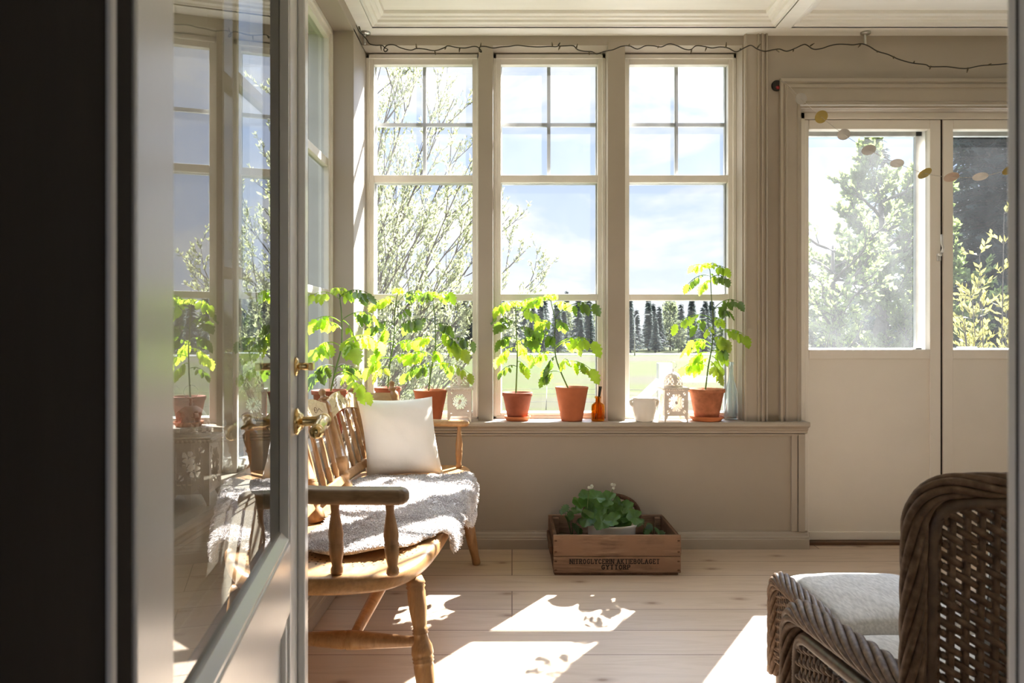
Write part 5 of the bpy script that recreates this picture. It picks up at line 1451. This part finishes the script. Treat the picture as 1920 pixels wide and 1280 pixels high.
# street lamp by the road
c = V((ux(1190,78), 78, ZG)); t = thing('street_lamp', 'thin pale street lamp with a bent arm beside the road', 'street lamp', c)
b = MB(); zt2 = CZ+42*78/F; b.tube([c, V((c.x,78,zt2-.35)), V((c.x+.25,78,zt2)), V((c.x+1.0,78,zt2+.05))], [.085,.06,.05,.045], 8); b.build('pole', M['greymetal'], t)
b = MB(); b.box(c.x+.9, 77.9, zt2-.02, c.x+1.55, 78.1, zt2+.10); b.build('lamp_head', M['greymetal'], t)
# wire fence in the meadow
c = V((2.2, 19.5, ZG)); t = thing('wire_fence', 'low wire fence with thin stakes crossing the meadow', 'fence', c)
M['stake'] = paint('grey_fence_stake', (.13,.125,.12), .9, .1, 5, 0)
for x in [-4.5+1.35*k for k in range(13)]:
    b = MB(); y = 19.5+.25*sin(x*1.3); b.tube([(x,y,ZG),(x+.02,y,ZG+.62)], .014, 5); b.build('stake', M['stake'], t)
for z in (.22,.42,.56):
    b = MB(); b.tube([(-4.5+1.35*k, 19.5+.25*sin((-4.5+1.35*k)*1.3), ZG+z) for k in range(13)], .004, 4); b.build('wire', M['stake'], t)
# white railing of the steps outside the garden door
Yr = 5.5; c = V((ux(1246,Yr), Yr, ZG)); t = thing('deck_railing', 'white painted railing with a square post outside the third window', 'railing', c)
b = MB(); b.box(ux(1233,Yr), Yr-.05, ZG, ux(1258,Yr), Yr+.05, CZ-(680-CY)*Yr/F); b.build('post', M['whitewood'], t, bevel=.006)
b = MB(); za = CZ-(711-CY)*Yr/F; b.box(ux(1258,Yr), Yr-.045, za-.020, 3.4, Yr+.045, za+.022); b.build('handrail', M['whitewood'], t, bevel=.005)
b = MB(); za = CZ-(738-CY)*Yr/F; b.box(ux(1258,Yr), Yr-.015, za-.045, 3.4, Yr+.015, za+.03); b.build('lower_rail', M['whitewood'], t, bevel=.005)
A, B = P(1240,712,Yr), P(1150,798,Yr); d = (B-A).normalized(); s = V((0,1,0)); n_ = d.cross(s)
b = MB(); b.obox((A+B)/2, (B-A)/2, s*.045, n_*.028); b.build('stair_handrail', M['whitewood'], t, bevel=.004)
b = MB(); o_ = V((.0,0,-.14)); b.obox((A+B)/2+o_, (B-A)/2, s*.015, n_*.020); b.build('stair_rail', M['whitewood'], t, bevel=.004)
b = MB(); b.box(3.3, Yr-.05, ZG, 3.4, Yr+.05, .95); b.build('post', M['whitewood'], t, bevel=.006)
b = MB(); xx = ux(1152,Yr); b.box(xx-.045, Yr-.045, ZG, xx+.045, Yr+.045, CZ-(790-CY)*Yr/F); b.build('post', M['whitewood'], t, bevel=.006)
b = MB(); b.box(ux(1246,Yr), 3.86, -.16, 3.5, Yr+.1, -.08); b.box(ux(1246,Yr)+.1, 4.0, ZG, 3.4, Yr, -.16); structure(b.build('deck', M['whitewood']))
# ---------------------------------------------------------------- light
SUN = V((.515*cos(R(40.2)), .857*cos(R(40.2)), sin(R(40.2)))).normalized()
sd = bpy.data.lights.new('sun', 'SUN'); sd.energy = 30; sd.angle = .0095; sd.color = (1, .98, .95)
so = bpy.data.objects.new('sun', sd); COL.objects.link(so)
so.rotation_euler = SUN.to_track_quat('Z', 'Y').to_euler(); so.location = (4, 7, 6)

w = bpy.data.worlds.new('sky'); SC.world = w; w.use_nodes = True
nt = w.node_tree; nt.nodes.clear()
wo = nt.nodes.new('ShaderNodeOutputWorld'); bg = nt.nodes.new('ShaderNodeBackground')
tc = N(nt, 'ShaderNodeTexCoord')
sep = N(nt, 'ShaderNodeSeparateXYZ'); L(nt, tc.outputs['Generated'], sep.inputs[0])
grad = ramp(nt, sep.outputs['Z'], [(0.0, (.88,.92,1.0)), (.12, (.66,.77,1.0)), (.40, (.46,.62,.98)), (1.0, (.30,.5,.9))])
mp = N(nt, 'ShaderNodeMapping'); mp.inputs['Scale'].default_value = (3.0, 3.0, 9.0); mp.inputs['Rotation'].default_value = (R(8), R(-6), 0)
mp.inputs['Location'].default_value = (1.3, .4, .2)
L(nt, tc.outputs['Generated'], mp.inputs['Vector'])
n1 = N(nt, 'ShaderNodeTexNoise', Scale=1.2, Detail=9.0, Roughness=.56, Distortion=.35); L(nt, mp.outputs[0], n1.inputs['Vector'])
cl = ramp(nt, n1.outputs['Fac'], [(.42, 0.0), (.53, .8), (.62, 1.0)])
n2 = N(nt, 'ShaderNodeTexNoise', Scale=2.6, Detail=6.0, Roughness=.5); L(nt, mp.outputs[0], n2.inputs['Vector'])
cc = ramp(nt, n2.outputs['Fac'], [(.32, (.86,.89,.95)), (.6, (1.0,1.0,1.0))])
mx = N(nt, 'ShaderNodeMix', data_type='RGBA'); L(nt, cl.outputs['Color'], mx.inputs[0]); L(nt, grad.outputs['Color'], mx.inputs[6]); L(nt, cc.outputs['Color'], mx.inputs[7])
# the sky brightens towards the sun
dt = N(nt, 'ShaderNodeVectorMath', operation='DOT_PRODUCT'); L(nt, tc.outputs['Generated'], dt.inputs[0]); dt.inputs[1].default_value = SUN
gl = ramp(nt, dt.outputs['Value'], [(0.88, 0.0), (.92, .2), (.96, .6), (1.0, 1.0)])
ml = N(nt, 'ShaderNodeMath', operation='MULTIPLY_ADD'); L(nt, gl.outputs['Color'], ml.inputs[0]); ml.inputs[1].default_value = 9.0; ml.inputs[2].default_value = 1.0
L(nt, mx.outputs[2], bg.inputs['Color'])
st = N(nt, 'ShaderNodeMath', operation='MULTIPLY'); L(nt, ml.outputs[0], st.inputs[0]); st.inputs[1].default_value = .72
up_ = ramp(nt, sep.outputs['Z'], [(.36, 0.0), (.52, 1.0)])     # sky above the view brightened as added soft fill through the windows
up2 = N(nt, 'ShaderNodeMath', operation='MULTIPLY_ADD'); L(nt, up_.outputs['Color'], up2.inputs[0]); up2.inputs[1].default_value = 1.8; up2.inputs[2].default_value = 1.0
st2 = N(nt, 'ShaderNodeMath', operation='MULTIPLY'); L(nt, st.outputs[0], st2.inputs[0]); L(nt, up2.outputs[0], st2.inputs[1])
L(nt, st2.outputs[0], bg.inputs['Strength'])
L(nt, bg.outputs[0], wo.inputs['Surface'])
w.cycles.sampling_method = 'MANUAL'; w.cycles.sample_map_resolution = 512

SC.view_settings.view_transform = 'Standard'; SC.view_settings.look = 'None'
SC.view_settings.exposure = .66; SC.view_settings.gamma = 1.0; SC.view_settings.use_curve_mapping = False
SC.cycles.max_bounces = 14; SC.cycles.diffuse_bounces = 8; SC.cycles.glossy_bounces = 6; SC.cycles.transmission_bounces = 8
SC.cycles.transparent_max_bounces = 24; SC.cycles.use_denoising = True
SC.cycles.sample_clamp_indirect = 8.0; SC.cycles.caustics_reflective = False; SC.cycles.caustics_refractive = False
